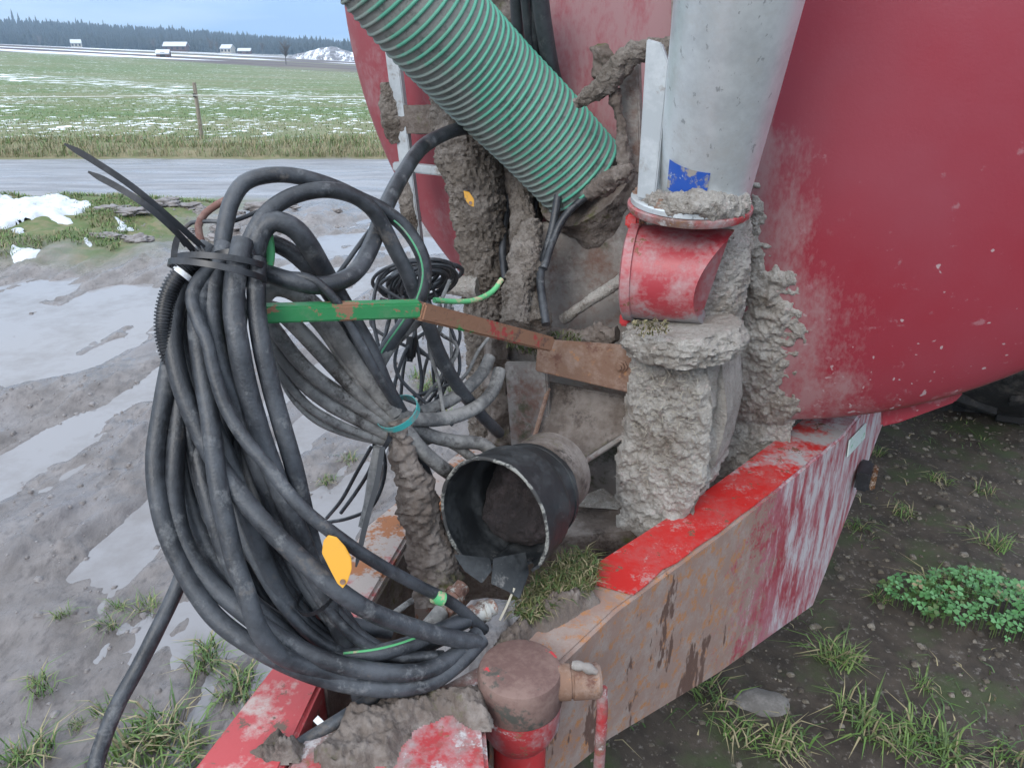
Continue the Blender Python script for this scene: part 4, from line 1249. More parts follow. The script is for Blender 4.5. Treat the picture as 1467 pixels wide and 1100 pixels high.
# ------------------------------------------------------------------ hoses
def hose(name, pts, r, m, lab, cat='hose', group=None, segs=12, step=0.009, more=()):
    P = np.array([at(*p) for p in pts])
    if len(more): P = np.vstack([P, more])
    L = np.linalg.norm(np.diff(P, axis=0), axis=1).sum()
    C = spline(P, max(10, int(L/step)))
    rad = r*(1 + 0.03*fbm(C, 24, 2))
    V, F = tube(C, rad, segs)
    o = mk(name, V, F, m, angle=60)
    tag(o, lab, cat, group)
    return o, C
BND = 'black hydraulic hoses hanging in the coiled bundle'
bundle = [
 # points (x, y, depth), radius
 ([(300,352,1.02),(262,408,1.00),(247,470,0.99),(258,545,0.985),(295,636,0.985),(341,705,0.985),(391,762,0.985),(444,812,0.99),(490,850,1.0),(543,881,1.03),(620,907,1.09),(684,921,1.15)], .0138, 'black hose running from the bundle top diagonally to the jack cap', None),
 ([(268,440,1.03),(247,510,1.02),(232,590,1.02),(223,655,1.015),(227,713,1.01),(242,770,1.01),(268,825,1.01),(305,880,1.01),(352,918,1.01),(410,950,1.02),(470,972,1.04),(540,985,1.06),(610,978,1.09),(655,950,1.12),(690,915,1.16)], .0140, 'outermost black hose of the bundle sweeping low around its belly', None),
 ([(272,420,1.05),(262,500,1.04),(258,580,1.03),(251,660,1.02),(251,724,1.02),(265,778,1.02),(295,827,1.02),(345,873,1.02),(398,911,1.02),(460,943,1.03),(528,960,1.05),(601,962,1.08),(650,940,1.12),(684,908,1.17)], .0138, None, 'b'),
 ([(322,366,1.01),(296,400,0.995),(283,450,0.985),(288,520,0.985),(301,600,0.975),(312,690,0.97),(326,758,0.97),(337,804,0.97),(353,850,0.97),(372,904,0.98),(402,938,1.0),(452,957,1.03),(520,972,1.06),(590,968,1.09),(640,950,1.12)], .0138, None, 'b'),
 ([(348,345,1.00),(338,393,0.985),(335,445,0.98),(342,496,0.98),(352,548,0.99),(366,600,1.0),(384,655,1.01),(406,713,1.02),(429,765,1.03),(452,825,1.05),(480,885,1.07),(500,930,1.09),(512,975,1.10),(520,1010,1.12)], .0155, None, 'b'),
 ([(368,372,1.01),(367,410,1.0),(369,455,1.0),(377,505,1.0),(390,560,1.01),(404,610,1.02),(420,665,1.03),(434,725,1.05),(452,795,1.07),(480,865,1.09),(520,925,1.10),(548,970,1.12),(556,1010,1.14)], .0142, None, 'b'),
 ([(322,352,1.02),(309,393,1.0),(304,440,0.995),(308,490,0.99),(320,535,0.99),(337,570,1.0),(352,615,1.01),(370,668,1.02),(395,728,1.04),(425,795,1.06),(462,862,1.08),(500,915,1.10),(536,955,1.13)], .0145, None, 'b'),
 ([(312,378,1.0),(290,395,0.985),(275,425,0.975),(284,460,0.97),(297,490,0.965),(306,530,0.965),(322,580,0.965),(350,628,0.965),(383,667,0.965),(429,724,0.965),(486,770,0.98),(543,808,1.02),(600,839,1.08),(650,865,1.14),(694,902,1.20)], .0094, 'thinner black hose crossing in front of the yellow tag', None),
 ([(288,560,1.08),(293,648,1.08),(284,724,1.07),(272,780,1.06),(255,838,1.05),(226,900,1.03),(198,955,1.02),(168,1010,1.0),(146,1065,0.98),(128,1130,0.96)], .0112, 'single black hose leaving the bundle and dropping to the wet mud', None),
 ([(300,620,1.06),(322,700,1.05),(345,766,1.05),(383,820,1.06),(429,877,1.08),(462,922,1.09),(500,960,1.12)], .0128, None, 'b'),
 ([(252,455,1.01),(262,514,1.0),(282,565,1.0),(306,610,1.0),(330,668,1.0),(352,730,1.01),(378,800,1.03),(408,860,1.05),(448,905,1.07),(500,935,1.09),(560,935,1.12),(610,915,1.15)], .0130, None, 'b'),
 ([(272,500,1.06),(262,590,1.06),(268,690,1.06),(292,770,1.05),(335,838,1.05),(390,885,1.06),(450,918,1.08),(520,935,1.10),(590,930,1.14),(650,905,1.18)], .0135, None, 'b'),
 ([(330,520,1.06),(348,600,1.06),(372,690,1.07),(398,770,1.08),(430,840,1.10),(475,900,1.12)], .0132, None, 'b'),
 ([(312,470,1.06),(322,560,1.06),(338,640,1.06),(360,720,1.06),(388,790,1.07),(430,850,1.09),(490,890,1.12),(560,905,1.15)], .0130, None, 'b'),
 ([(285,470,1.04),(278,560,1.05),(282,640,1.04),(300,720,1.03),(322,790,1.03),(352,850,1.04),(395,895,1.05),(455,930,1.07),(530,948,1.10),(600,945,1.13)], .0130, None, 'b'),
]
for a_x, b_x, d_x, r_x in ((248, 312, 1.03, .0092), (288, 350, 1.02, .0098), (330, 410, 1.03, .0090), (262, 300, 1.045, .0088), (300, 372, 1.05, .0092), (316, 398, 1.045, .0085), (345, 420, 1.04, .0100), (276, 330, 1.055, .0080)):
    bundle.append(([(312 + (a_x - 300)*0.3, 372, 1.03), (a_x, 440, d_x - 0.01), (a_x - 4, 520, d_x), ((a_x*2 + b_x)/3, 610, d_x), ((a_x + b_x)/2 + 4, 690, d_x + 0.01), (b_x, 765, d_x + 0.01), (b_x + 38, 840, d_x + 0.02), (b_x + 90, 905, d_x + 0.035), (b_x + 150, 938, d_x + 0.06), (b_x + 215, 940, d_x + 0.085)], r_x, None, 'b'))
for pts, r, lab, kind in bundle:
    if kind:
        hose('hydraulic_hose', pts, r*0.9, 'hose_rubber', 'black hydraulic hose hanging in the middle of the coiled bundle', group=BND)
    else:
        e_ = at(*pts[-1])
        t_ = e_ - at(*pts[-2]); t_ /= np.linalg.norm(t_)
        p1 = e_ + t_*0.15; p2 = p1 + t_*0.12 - [0, 0, 0.14]
        down = [p1, p2, [p2[0] - 0.06, p2[1] - 0.02, 0.14], [p2[0] - 0.14, p2[1] + 0.03, 0.03], [p2[0] - 0.40, p2[1] + 0.10, 0.035]] if 'dropping' in lab else ()
        hose('hydraulic_hose', pts, r*0.93, 'hose_rubber', lab, more=down)

# printed ribs on the front hose read as light ticks: left to wear in the material
# corrugated conduit
P = np.array([at(*p) for p in [(296,362,0.99),(272,378,0.985),(250,403,0.98),(238,432,0.98),(234,465,0.98),(238,495,0.985),(246,520,0.99)]])
C = spline(P, 300)
s = np.r_[0, np.cumsum(np.linalg.norm(np.diff(C, axis=0), axis=1))]
tag(mk('corrugated_conduit', *tube(C, 0.0105 + 0.0012*np.sign(np.sin(s/0.0042*2*math.pi)), 16), 'black_plastic', angle=60), 'ribbed black plastic conduit on the left flank of the bundle', 'conduit')

# arches above the bundle
o, C1_ = hose('hydraulic_hose', [(318,400,1.04),(318,358,1.03),(324,317,1.03),(333,286,1.03),(352,261,1.04),(387,251,1.05),(428,253,1.07),(476,267,1.10),(518,286,1.13),(549,301,1.15),(580,326,1.17),(602,360,1.18),(609,392,1.19),(601,427,1.20),(580,462,1.21),(549,507,1.22),(538,540,1.22)], .0112, 'hose_rubber', 'black hose with a green stripe making the highest arch over the bundle')
X, Y, T = frames(C1_)
i0 = int(len(C1_)*0.56)
toc = (EYE - C1_); toc = toc/np.linalg.norm(toc, axis=1)[:, None]
sdir = toc - T*np.sum(toc*T, axis=1)[:, None]; sdir /= np.linalg.norm(sdir, axis=1)[:, None]
sdir = sdir + 0.35*np.cross(T, sdir); sdir /= np.linalg.norm(sdir, axis=1)[:, None]
mk('stripe', *tube((C1_ + sdir*0.0108)[i0:], 0.0016, 6), 'stripe_green', o)
hose('hydraulic_hose', [(350,380,1.02),(356,350,1.02),(373,317,1.02),(393,296,1.03),(425,279,1.05),(466,272,1.07),(504,280,1.10),(532,299,1.12),(549,324,1.14),(566,358,1.16),(584,393,1.18),(594,420,1.20),(611,458,1.23),(630,507,1.27),(655,552,1.33),(690,595,1.42),(715,620,1.5)], .0115, 'hose_rubber', 'black hose making the second arch, ending among the muddy lower hoses')
hose('hydraulic_hose', [(735,205,1.62),(700,188,1.56),(668,184,1.50),(640,191,1.45),(604,212,1.36),(577,250,1.28),(552,298,1.20),(535,345,1.15),(515,383,1.11),(490,402,1.08),(455,409,1.06),(415,402,1.05),(385,393,1.05),(365,388,1.06)], .0130, 'hose_rubber', 'black hose looping from behind the green hose down to the bundle')
hose('hydraulic_hose', [(362,390,1.03),(366,358,1.02),(375,331,1.02),(393,317,1.02),(421,327,1.03),(442,351,1.05),(463,386,1.10),(487,427,1.14),(511,469,1.15),(532,507,1.16),(549,548,1.18),(570,592,1.22),(592,640,1.30),(612,690,1.36)], .0140, 'hose_rubber', 'black hose humped behind the green stub and running to the tied knot')
hose('hydraulic_hose', [(368,385,1.06),(384,350,1.06),(410,357,1.07),(438,379,1.09),(466,412,1.13),(496,458,1.15),(523,505,1.16),(549,548,1.18),(572,588,1.22),(596,630,1.32)], .0122, 'hose_rubber', 'black hose just under the humped one, running to the tied knot')
# dusty hoses behind the green bar
DG = 'dusty hoses slanting behind the green bar'
for pts, r in [
 ([(372,428,1.10),(392,412,1.10),(421,418,1.11),(456,445,1.12),(487,490,1.14),(511,524,1.16),(539,559,1.18),(566,590,1.21)], .0142),
 ([(378,440,1.12),(400,446,1.12),(428,472,1.13),(460,506,1.15),(495,543,1.17),(530,575,1.19),(565,602,1.22)], .0118),
 ([(380,455,1.14),(398,478,1.14),(422,510,1.15),(452,540,1.16),(492,568,1.18),(530,592,1.20),(562,612,1.23)], .0112),
 ([(386,470,1.16),(402,505,1.16),(430,545,1.17),(470,578,1.18),(510,600,1.20),(555,622,1.23)], .0105),
 ([(392,500,1.17),(408,540,1.17),(440,580,1.18),(482,606,1.19),(520,622,1.21),(558,634,1.24)], .0068),
 ([(396,520,1.18),(416,565,1.18),(452,602,1.19),(498,622,1.21),(548,634,1.24)], .0052),
 ([(425,430,1.13),(462,470,1.14),(500,525,1.16),(535,570,1.19),(566,600,1.22)], .0095),
 ]:
    hose('dusty_hose', pts, r, 'dusty_hose', 'dusty grey hose slanting from the green bar to the tied knot', group=DG)
hose('hydraulic_hose', [(372,402,1.05),(405,396,1.05),(445,400,1.05),(476,425,1.06),(500,462,1.08),(524,505,1.10),(548,550,1.14),(572,588,1.22),(590,615,1.3)], .0068, 'hose_rubber', 'thin black hose crossing in front of the green bar')
# right of the knot
hose('dusty_hose', [(566,592,1.21),(590,600,1.24),(625,601,1.28),(660,594,1.32),(690,578,1.36),(708,556,1.40),(716,530,1.42)], .0120, 'dusty_hose', 'pale dusty hose curving right from the knot up to the caked post')
hose('dusty_hose', [(602,592,1.30),(635,578,1.33),(665,560,1.36),(690,535,1.39),(702,512,1.41)], .0115, 'dusty_hose', 'pale dusty hose lying just above the curving one')
hose('dusty_hose', [(578,612,1.22),(600,640,1.24),(626,664,1.27),(642,676,1.30),(660,690,1.38)], .0125, 'dusty_hose', 'pale dusty hose passing behind the mouth of the torn sleeve')
hose('dusty_hose', [(580,600,1.25),(612,622,1.28),(650,632,1.32),(690,636,1.36),(712,655,1.38)], .0120, 'dusty_hose', 'dusty hose running level between knot and side plate')
hose('dusty_hose', [(596,640,1.30),(622,628,1.32),(655,640,1.34),(690,668,1.37)], .0085, 'dusty_hose', 'thin dusty hose arched over the passing one behind the sleeve')
hose('dusty_hose', [(542,524,1.22),(556,500,1.22),(575,478,1.24),(600,456,1.26),(606,440,1.26)], .0105, 'dusty_hose', 'short dusty hose end slanting below the kink of the green bar')
hose('dusty_hose', [(598,450,1.28),(614,470,1.30),(632,505,1.33),(648,545,1.36)], .0085, 'dusty_hose', 'dusty hose dropping from the kink of the green bar to the moss')
# lower front: hose across the front plate, hoses to the couplers
hose('hydraulic_hose', [(362,1112,1.02),(410,1078,1.04),(455,1050,1.05),(500,1022,1.07),(545,992,1.10),(575,975,1.12)], .0098, 'hose_rubber', 'black hose lying across the muddy front plate of the drawbar')
o, C2_ = hose('hydraulic_hose', [(455,945,1.07),(500,940,1.07),(545,934,1.08),(590,921,1.10),(635,900,1.13),(668,888,1.17)], .0120, 'hose_rubber', 'black hose with a bright green line reaching the couplers')
X, Y, T = frames(C2_)
mk('stripe', *tube((C2_ + Z_*0.0110 + np.array([0, -0.005, 0]))[4:-6], 0.0018, 6), 'stub_green', o)
hose('dusty_hose', [(500,930,1.14),(530,905,1.16),(562,880,1.18),(590,860,1.22)], .0050, 'dusty_hose', 'thin pale line slanting between the left beam and the bundle')

# couplers on the hose ends
def coupler(a, b, lab):
    a, b = np.array(a), np.array(b)
    c = empty('hose_coupler', (a + b)/2 - [0, 0, 0.014]); d = b - a; L = np.linalg.norm(d)
    mk('ferrule', *lathe(a, d, [(0, 0.0115), (0.002, 0.0135), (L*0.42, 0.0135), (L*0.45, 0.012)], 20), 'dusty_hose', c)
    mk('nut', *lathe(a + d*0.45, d, [(0, 0.0165), (0.001, 0.018), (L*0.16, 0.018), (L*0.17, 0.0165)], 6), 'coupler', c)
    mk('plug', *lathe(a + d*0.62, d, [(0, 0.0145), (L*0.12, 0.0145), (L*0.125, 0.0175), (L*0.20, 0.0175), (L*0.205, 0.0145), (L*0.32, 0.0135), (L*0.36, 0.0135), (L*0.38, 0.011)], 20), 'coupler', c)
    tag(c, lab, 'coupler')
coupler(at(608, 905, 1.20), at(664, 838, 1.26), 'rusty hose coupler with a white collar leaning against the torn flap')
coupler(at(636, 902, 1.17), at(708, 868, 1.22), 'rusty hose coupler lying in front of the leaning one')
tag(mk('tape_wrap', *tube(spline([at(622, 853, 1.105), at(628, 856, 1.108), at(634, 858, 1.112)], 6), 0.0104, 16), 'stub_green'), 'green tape wrapped round the thinner black hose', 'tape')

# ------------------------------------------------------------------ strands behind and over the green hose
VG = 'black cables dropping behind the green hose'
for pts, r, m_ in [
 ([(748,-40,1.36),(756,40,1.45),(762,110,1.52),(752,200,1.62),(728,290,1.68),(720,350,1.68),(724,400,1.66)], .0085, 'hose_rubber'),
 ([(770,-40,1.35),(778,30,1.42),(790,100,1.50),(806,170,1.58),(790,240,1.64)], .0165, 'hose_rubber'),
 ([(756,-40,1.39),(764,40,1.46),(770,110,1.53),(768,190,1.60),(756,280,1.68)], .0150, 'hose_rubber'),
 ([(738,-40,1.40),(742,60,1.50),(748,150,1.58),(742,240,1.66)], .0120, 'hose_rubber'),
 ([(770,230,1.66),(768,290,1.66),(758,340,1.62),(742,372,1.60)], .0045, 'hose_rubber'),
 ]:
    hose('hanging_cable', pts, r, m_, 'black cable or hose dropping behind the green hose', 'cable', VG)
hose('hanging_strap', [(826,150,1.50),(816,200,1.50),(803,260,1.52),(793,320,1.53),(780,370,1.52),(774,400,1.50),(782,465,1.46)], .0085, 'hose_rubber', 'dark strap hanging over the green hose end down to the moss', 'strap')
hose('hanging_strap', [(905,238,1.52),(868,262,1.52),(835,285,1.52),(808,312,1.52),(792,345,1.52),(779,385,1.50)], .0078, 'hose_rubber', 'dark strap curving under the green hose end to join the other', 'strap')
for pts, r, lab in [([(762,322,1.55),(752,370,1.52),(742,420,1.50),(738,470,1.46)], [0.022,0.030,0.028,0.026], 'thick mud-caked hose behind the rusty arm'),
                    ([(744,250,1.66),(750,320,1.62),(752,390,1.58),(770,470,1.48)], [0.022,0.026,0.030,0.026], 'mud-caked hose between the straps and the caked post')]:
    o = mk('caked_hose', *lumpy([at(*p) for p in pts], r, 0.009, 40, 24, 110, 0.6), 'brown_mud')
    tag(o, lab, 'hose')

# ------------------------------------------------------------------ cable coil, loose cables, plug
CC = 'thin black cables of the small coil'
rg = np.random.default_rng(3)
for k in range(14):
    cx, cy, w, h = 592 + rg.uniform(-14, 24), 402 + rg.uniform(-10, 10), rg.uniform(32, 52), rg.uniform(14, 26)
    d0 = rg.uniform(1.34, 1.48)
    pts = [(cx + w*math.cos(a), cy + h*math.sin(a) - 8*math.cos(a), d0 + 0.05*math.sin(a)) for a in np.linspace(rg.uniform(0, 6), rg.uniform(0, 6) + 8.5, 14)]
    hose('coiled_cable', pts, rg.uniform(0.0028, 0.0045), 'hose_rubber', 'thin black cable coiled round the caked stub pipe', 'cable', CC, 8)
LC = 'thin loose cables below the coil'
LOOSE = [
 [(566,378,1.36),(545,395,1.34),(536,425,1.33),(535,460,1.33),(541,490,1.33),(545,510,1.33)],
 [(575,384,1.37),(558,410,1.36),(560,445,1.35),(552,480,1.34),(543,505,1.34)],
 [(590,420,1.37),(596,455,1.36),(592,485,1.35),(580,505,1.34),(568,540,1.33),(564,560,1.33)],
 [(594,470,1.36),(600,510,1.36),(604,545,1.36),(600,580,1.36)],
 [(640,430,1.40),(632,470,1.40),(612,515,1.39),(604,555,1.38),(600,585,1.37)],
 [(648,440,1.42),(646,480,1.42),(648,520,1.42),(652,545,1.42)],
 [(700,484,1.42),(684,505,1.40),(672,530,1.39),(660,545,1.38)],
 [(532,640,1.26),(512,675,1.28),(490,715,1.30),(468,742,1.32)],
 [(538,640,1.26),(530,672,1.27),(510,705,1.29),(488,735,1.30)],
 [(548,640,1.25),(552,668,1.26),(546,700,1.27),(530,728,1.28),(500,742,1.28),(470,748,1.28)],
 ]
rg2 = np.random.default_rng(9)
loose = [[(rg2.uniform(540, 660), rg2.uniform(385, 440), d0), (rg2.uniform(530, 670), rg2.uniform(455, 490), d0), (rg2.uniform(535, 665), rg2.uniform(500, 550), d0), (rg2.uniform(560, 650), rg2.uniform(560, 610), d0)] for d0 in np.linspace(1.30, 1.42, 12)]
for pts in LOOSE + loose:
    hose('loose_cable', pts, .0032, 'hose_rubber' if pts[0][0] < 640 else 'dusty_hose', 'thin cable hanging loose behind the hose bundle', 'cable', LC, 8)
pg = empty('cable_plug', at(588, 512, 1.35))
x, y, d_ = frame(at(592, 478, 1.35) - at(587, 514, 1.35))
mk('plug_body', *box(at(589, 498, 1.35), x*0.0085, y*0.0085, d_*0.019, 0.003), 'black_plastic', pg)
mk('plug_nose', *lathe(at(589, 498, 1.35) - d_*0.019, -d_, [(0, 0.006), (0.006, 0.006)], 12), 'black_plastic', pg)
tag(pg, 'black cable plug hanging under the kink of the green bar', 'plug')
hose('dusty_hose', [(542,640,1.22),(534,680,1.23),(528,720,1.24),(520,755,1.24)], .0078, 'dusty_hose', 'short pale dusty hose end hanging below the knot')
hose('hydraulic_hose', [(470,410,1.12),(488,388,1.13),(508,360,1.14),(530,330,1.16)], .0036, 'hose_rubber', 'thin black cable slanting in the gap between arches', 'cable')
hose('hydraulic_hose', [(262,334,1.05),(272,320,1.05),(300,317,1.05),(330,318,1.05),(370,303,1.06),(410,285,1.08),(430,278,1.09)], .0030, 'hose_rubber', 'thin black cable tied along the second arch', 'cable')
hose('earth_lead', [(622,430,1.24),(650,432,1.27),(680,430,1.30),(705,418,1.33),(719,400,1.34)], .0046, 'stub_green', 'curled green lead over the rusty arm', 'cable')
hose('hose_stub', [(288,345,1.05),(284,325,1.05),(293,307,1.05),(315,291,1.05),(340,280,1.05)], .0052, 'brown_stub', 'reddish brown hose stub beside the highest arch', 'hose')

# ------------------------------------------------------------------ cable ties
def tie_ring(c, axis, rx, ry, lab, w=0.004, m_='black_plastic', name='cable_tie', tail=None):
    x, y, d = frame(axis)
    n = 40
    V, F = [], []
    for k in range(n):
        a = 2*math.pi*k/n
        for s_, q in ((-w, 1), (w, 1), (w, 1.05), (-w, 1.05)):
            V.append(c + x*rx*q*math.cos(a) + y*ry*q*math.sin(a) + d*s_)
    for k in range(n):
        j = (k+1) % n
        for e in range(4):
            f_ = (e+1) % 4
            F.append((k*4+e, k*4+f_, j*4+f_, j*4+e))
    o = mk(name, *fix(V, F), m_)
    if tail is not None: mk('tail', *ribbon(tail), m_, o)
    return tag(o, lab, 'cable tie')
def ribbon(pts, w=0.0040, th=0.0009):
    C = spline(np.array([at(*p) for p in pts]), 26)
    T = np.gradient(C, axis=0); T /= np.linalg.norm(T, axis=1)[:, None]
    v = C - EYE; v /= np.linalg.norm(v, axis=1)[:, None]
    side = np.cross(T, v); side /= np.linalg.norm(side, axis=1)[:, None]
    nrm = np.cross(side, T)
    wv = w*np.minimum(1, np.linspace(8, 0.3, len(C)))[:, None]
    V = np.stack([C - side*wv, C + side*wv, C + side*wv + nrm*th, C - side*wv + nrm*th], 1).reshape(-1, 3)
    F = [(k*4+e, k*4+(e+1) % 4, (k+1)*4+(e+1) % 4, (k+1)*4+e) for k in range(len(C)-1) for e in range(4)] + [(0, 1, 2, 3), tuple(len(V)-4+e for e in range(4))]
    return fix(V, F)
def cam_ring(px, py, d, wx, wy, lab, tilt=0.0, **kw):
    c = at(px, py, d)
    ax = np.array([math.sin(tilt), 0.50, math.cos(tilt)])
    return tie_ring(c, ax, wx, wy, lab, **kw)
cam_ring(318, 378, 1.01, 0.056, 0.048, 'upper black cable tie round the bundle with a long tail to the sky', 0.08, tail=[(292,356,1.00),(250,318,0.97),(190,268,0.94),(130,228,0.92),(92,206,0.91)])
cam_ring(312, 390, 1.00, 0.062, 0.052, 'lower black cable tie round the bundle with a shorter tail', 0.18, tail=[(280,362,0.99),(248,328,0.96),(210,295,0.94),(168,268,0.93),(126,246,0.92)])
cam_ring(340, 368, 1.02, 0.030, 0.028, 'small black cable tie at the bundle top with a short drooping tail', -0.1, tail=[(268,352,1.0),(256,340,0.99),(250,360,0.985),(249,388,0.985)])
tie_ring(at(262, 392, 0.983), at(250, 403, 0.98) - at(272, 378, 0.985), 0.0128, 0.0128, 'white cable tie on the ribbed conduit', 0.0035, 'white_plastic')
tie_ring(at(570, 592, 1.21), at(590, 620, 1.24) - at(550, 560, 1.18), 0.036, 0.034, 'teal band round the knot of dusty hoses', 0.005, 'teal_tape', 'tie_band')
tie_ring(at(548, 628, 1.23), at(570, 640, 1.25) - at(500, 610, 1.2), 0.022, 0.022, 'black cable tie on the thin hoses with a tail hanging by the yellow tag', 0.004, tail=[(548,640,1.18),(540,690,1.16),(524,750,1.14),(510,812,1.12)])
tie_ring(at(452, 856, 1.05), at(470, 880, 1.07) - at(440, 830, 1.04), 0.030, 0.026, 'black cable tie round two hoses left of the yellow tag', 0.003)
for pts, lab in (([(452,1028,1.055),(462,1038,1.052),(472,1046,1.05)], 'short white cable tie end sticking out beside the lying hose'), ([(492,1066,1.06),(510,1082,1.055),(530,1102,1.05)], 'white cable tie tail lying on the red front plate')):
    tag(mk('cable_tie', *ribbon(pts, 0.0045, 0.0015), 'white_plastic'), lab, 'cable tie')
tag(mk('dry_stalk', *tube(spline([at(716, 888, 1.22), at(726, 868, 1.22), at(737, 842, 1.22)], 8), [0.002]*8, 6), 'straw'), 'pale dry stalk sticking up beside the torn flap', 'stalk')

# ------------------------------------------------------------------ yellow tags
def tag_plate(pts, d, lab, hole):
    C = np.array([at(x, y, d) for x, y in pts])
    V, F = slab(C, (0.0, 0.0025, 0.001), 0.0006)
    o = mk('yellow_tag', V, F, 'yellow_tag')
    mk('eyelet', *lathe(at(*hole, d - 0.001), np.array([0, -1.0, 0.3]), [(0, 0.0035), (0.001, 0.0035)], 12), 'rust', o)
    return tag(o, lab, 'tag')
tag_plate([(463,776),(470,768),(482,771),(494,784),(503,800),(504,815),(498,834),(491,843),(483,836),(472,815),(461,793)], 0.965, 'large yellow plastic tag hanging from the hose bundle', (491, 833))
tag_plate([(664,274),(672,276),(679,286),(679,297),(672,294),(666,286)], 1.50, 'small orange tag stuck on the mud-caked post', (674, 291))

# ------------------------------------------------------------------ plants, snow and litter
mat('grass_green', (0.085, 0.17, 0.035), 0.6, [dict(c=(0.14, 0.20, 0.055), s=14, lo=0.4, hi=0.65)])
mat('grass_dark', (0.05, 0.105, 0.028), 0.6, [dict(c=(0.09, 0.13, 0.04), s=14, lo=0.4, hi=0.65)])
mat('grass_straw', (0.30, 0.26, 0.15), 0.8, [dict(c=(0.20, 0.17, 0.10), s=9, lo=0.4, hi=0.65)])
mat('moss', (0.085, 0.095, 0.028), 0.9, [dict(c=(0.13, 0.125, 0.06), s=30, lo=0.4, hi=0.65)])
mat('clover', (0.075, 0.21, 0.070), 0.5, [dict(c=(0.11, 0.27, 0.10), s=25, lo=0.42, hi=0.62), dict(c=(0.05, 0.14, 0.05), s=18, lo=0.56, hi=0.68)])
mat('stone', (0.12, 0.112, 0.105), 0.85, [dict(c=(0.19, 0.18, 0.17), s=20, lo=0.42, hi=0.65)], bump=(60, 0.5, 0.006))
def blades(P, H, lean, width, rg):                     # P: N x 3 bases
    N = len(P)
    a = rg.uniform(0, 2*math.pi, N)
    d = np.stack([np.cos(a), np.sin(a), np.zeros(N)], 1)
    s = np.stack([-np.sin(a), np.cos(a), np.zeros(N)], 1) * (width*rg.uniform(0.6, 1.3, N))[:, None]
    ln = lean*rg.uniform(0.2, 1.4, N)
    mid = P + d*(H*ln*0.35)[:, None] + np.stack([0*H, 0*H, H*0.6], 1)
    tip = P + d*(H*ln)[:, None] + np.stack([0*H, 0*H, H*np.clip(1 - 0.35*ln, 0.25, 1)], 1)
    V = np.stack([P - s, P + s, mid + s*0.8, mid - s*0.8, tip + s*0.08, tip - s*0.08], 1).reshape(-1, 3)
    b = np.arange(N)[:, None]*6
    F = np.stack([b + [0, 1, 2, 3], b + [3, 2, 4, 5]], 1).reshape(-1, 4)
    return V, F
def stand(name, X, Y, h0, h1, lean, width, mats, probs, lab, rg, dz=-0.01):
    Z = gz(X, Y) + dz
    H = rg.uniform(h0, h1, len(X))
    V, F = blades(np.stack([X, Y, Z], 1), H, lean, width, rg)
    mi = np.repeat(rg.choice(len(mats), len(X), p=probs), 2)
    return struct(mk(name, V, F, mats, smooth=False, mi=mi, origin=np.zeros(3)), 'stuff', lab)
rg = np.random.default_rng(21)
# bank by the road
X = rg.uniform(-7.5, -2.6, 42000); Y = rg.uniform(5.9, 8.9, 42000)
Pn = np.stack([X, Y, 0*X], 1)
keep = (X + 0.9*fbm(Pn, 0.9, 3) < -3.2) & (Y + 0.6*fbm(Pn, 1.1, 3) > 6.3) & (fbm(Pn, 1.6, 3) > -0.45)
stand('bank_grass', X[keep], Y[keep], 0.02, 0.075, 1.1, 0.0035, ['grass_green', 'grass_dark', 'grass_straw'], [0.5, 0.3, 0.2], 'short green grass on the bank beside the road', rg)
# dead tall grass along the far roadside and under the fence
X = rg.uniform(-15, 9, 42000); Y = 12.85 + 2.6*rg.random(42000)**1.3
Pn = np.stack([X, Y, 0*X], 1)
keep = fbm(Pn, 1.3, 4) + rg.uniform(-0.5, 0.5, len(X)) > -0.30 + 0.30*(Y - 13.4)/2
stand('roadside_grass', X[keep], Y[keep], 0.05, 0.20, 1.0, 0.004, ['grass_straw', 'grass_dark', 'grass_green'], [0.6, 0.22, 0.18], 'yellowed tall grass between road and fence', rg)
# pasture
Y = 14 + 46*rg.random(60000)**1.5
X = rg.uniform(-0.95, 0.45, 60000)*Y
stand('pasture_grass', X, Y, 0.03, 0.08, 1.1, 0.008, ['grass_green', 'grass_dark', 'grass_straw'], [0.45, 0.3, 0.25], 'short pasture grass with scraps of snow', rg)
# sparse weeds on the soil right of the drawbar
X = rg.uniform(0.1, 3.6, 9000); Y = rg.uniform(0.7, 4.6, 9000)
Pn = np.stack([X, Y, 0*X], 1)
keep = (fbm(Pn, 2.6, 4) > 0.10) & (X*0.93 - (Y - 1.5)*0.36 > 0.1)
stand('ground_weeds', X[keep], Y[keep], 0.012, 0.05, 1.5, 0.0022, ['grass_dark', 'grass_green', 'grass_straw'], [0.5, 0.2, 0.3], 'sparse low weeds and dead stems on the dark soil', rg)
# tufts
protos = []
for k in range(4):
    n = 60
    a = rg.uniform(0, 2*math.pi, n); q = 0.035*np.sqrt(rg.random(n))
    V, F = blades(np.stack([q*np.cos(a), q*np.sin(a), np.full(n, -0.008)], 1), rg.uniform(0.012, 0.070, n), 1.5, 0.0018, rg)
    me = bpy.data.meshes.new('grass_tuft')
    me.from_pydata([tuple(v) for v in V], [], [tuple(f) for f in F])
    for x in ('grass_green', 'grass_straw', 'grass_dark'): me.materials.append(MATS[x])
    me.polygons.foreach_set('material_index', np.repeat(rg.choice(3, n, p=[0.42, 0.25, 0.33]).astype(np.int32), 2))
    protos.append(me)
def tuft(px, py, s, lab, grp):
    p = on_z(px, py, 0.0)
    p = on_z(px, py, float(gz(p[0], p[1])[0]))
    o = bpy.data.objects.new('grass_tuft', protos[rg.integers(4)])
    S.collection.objects.link(o)
    o.location = p; o.scale = (s, s, s); o.rotation_euler = (0, 0, rg.uniform(0, 6.28))
    tag(o, lab, 'grass', grp)
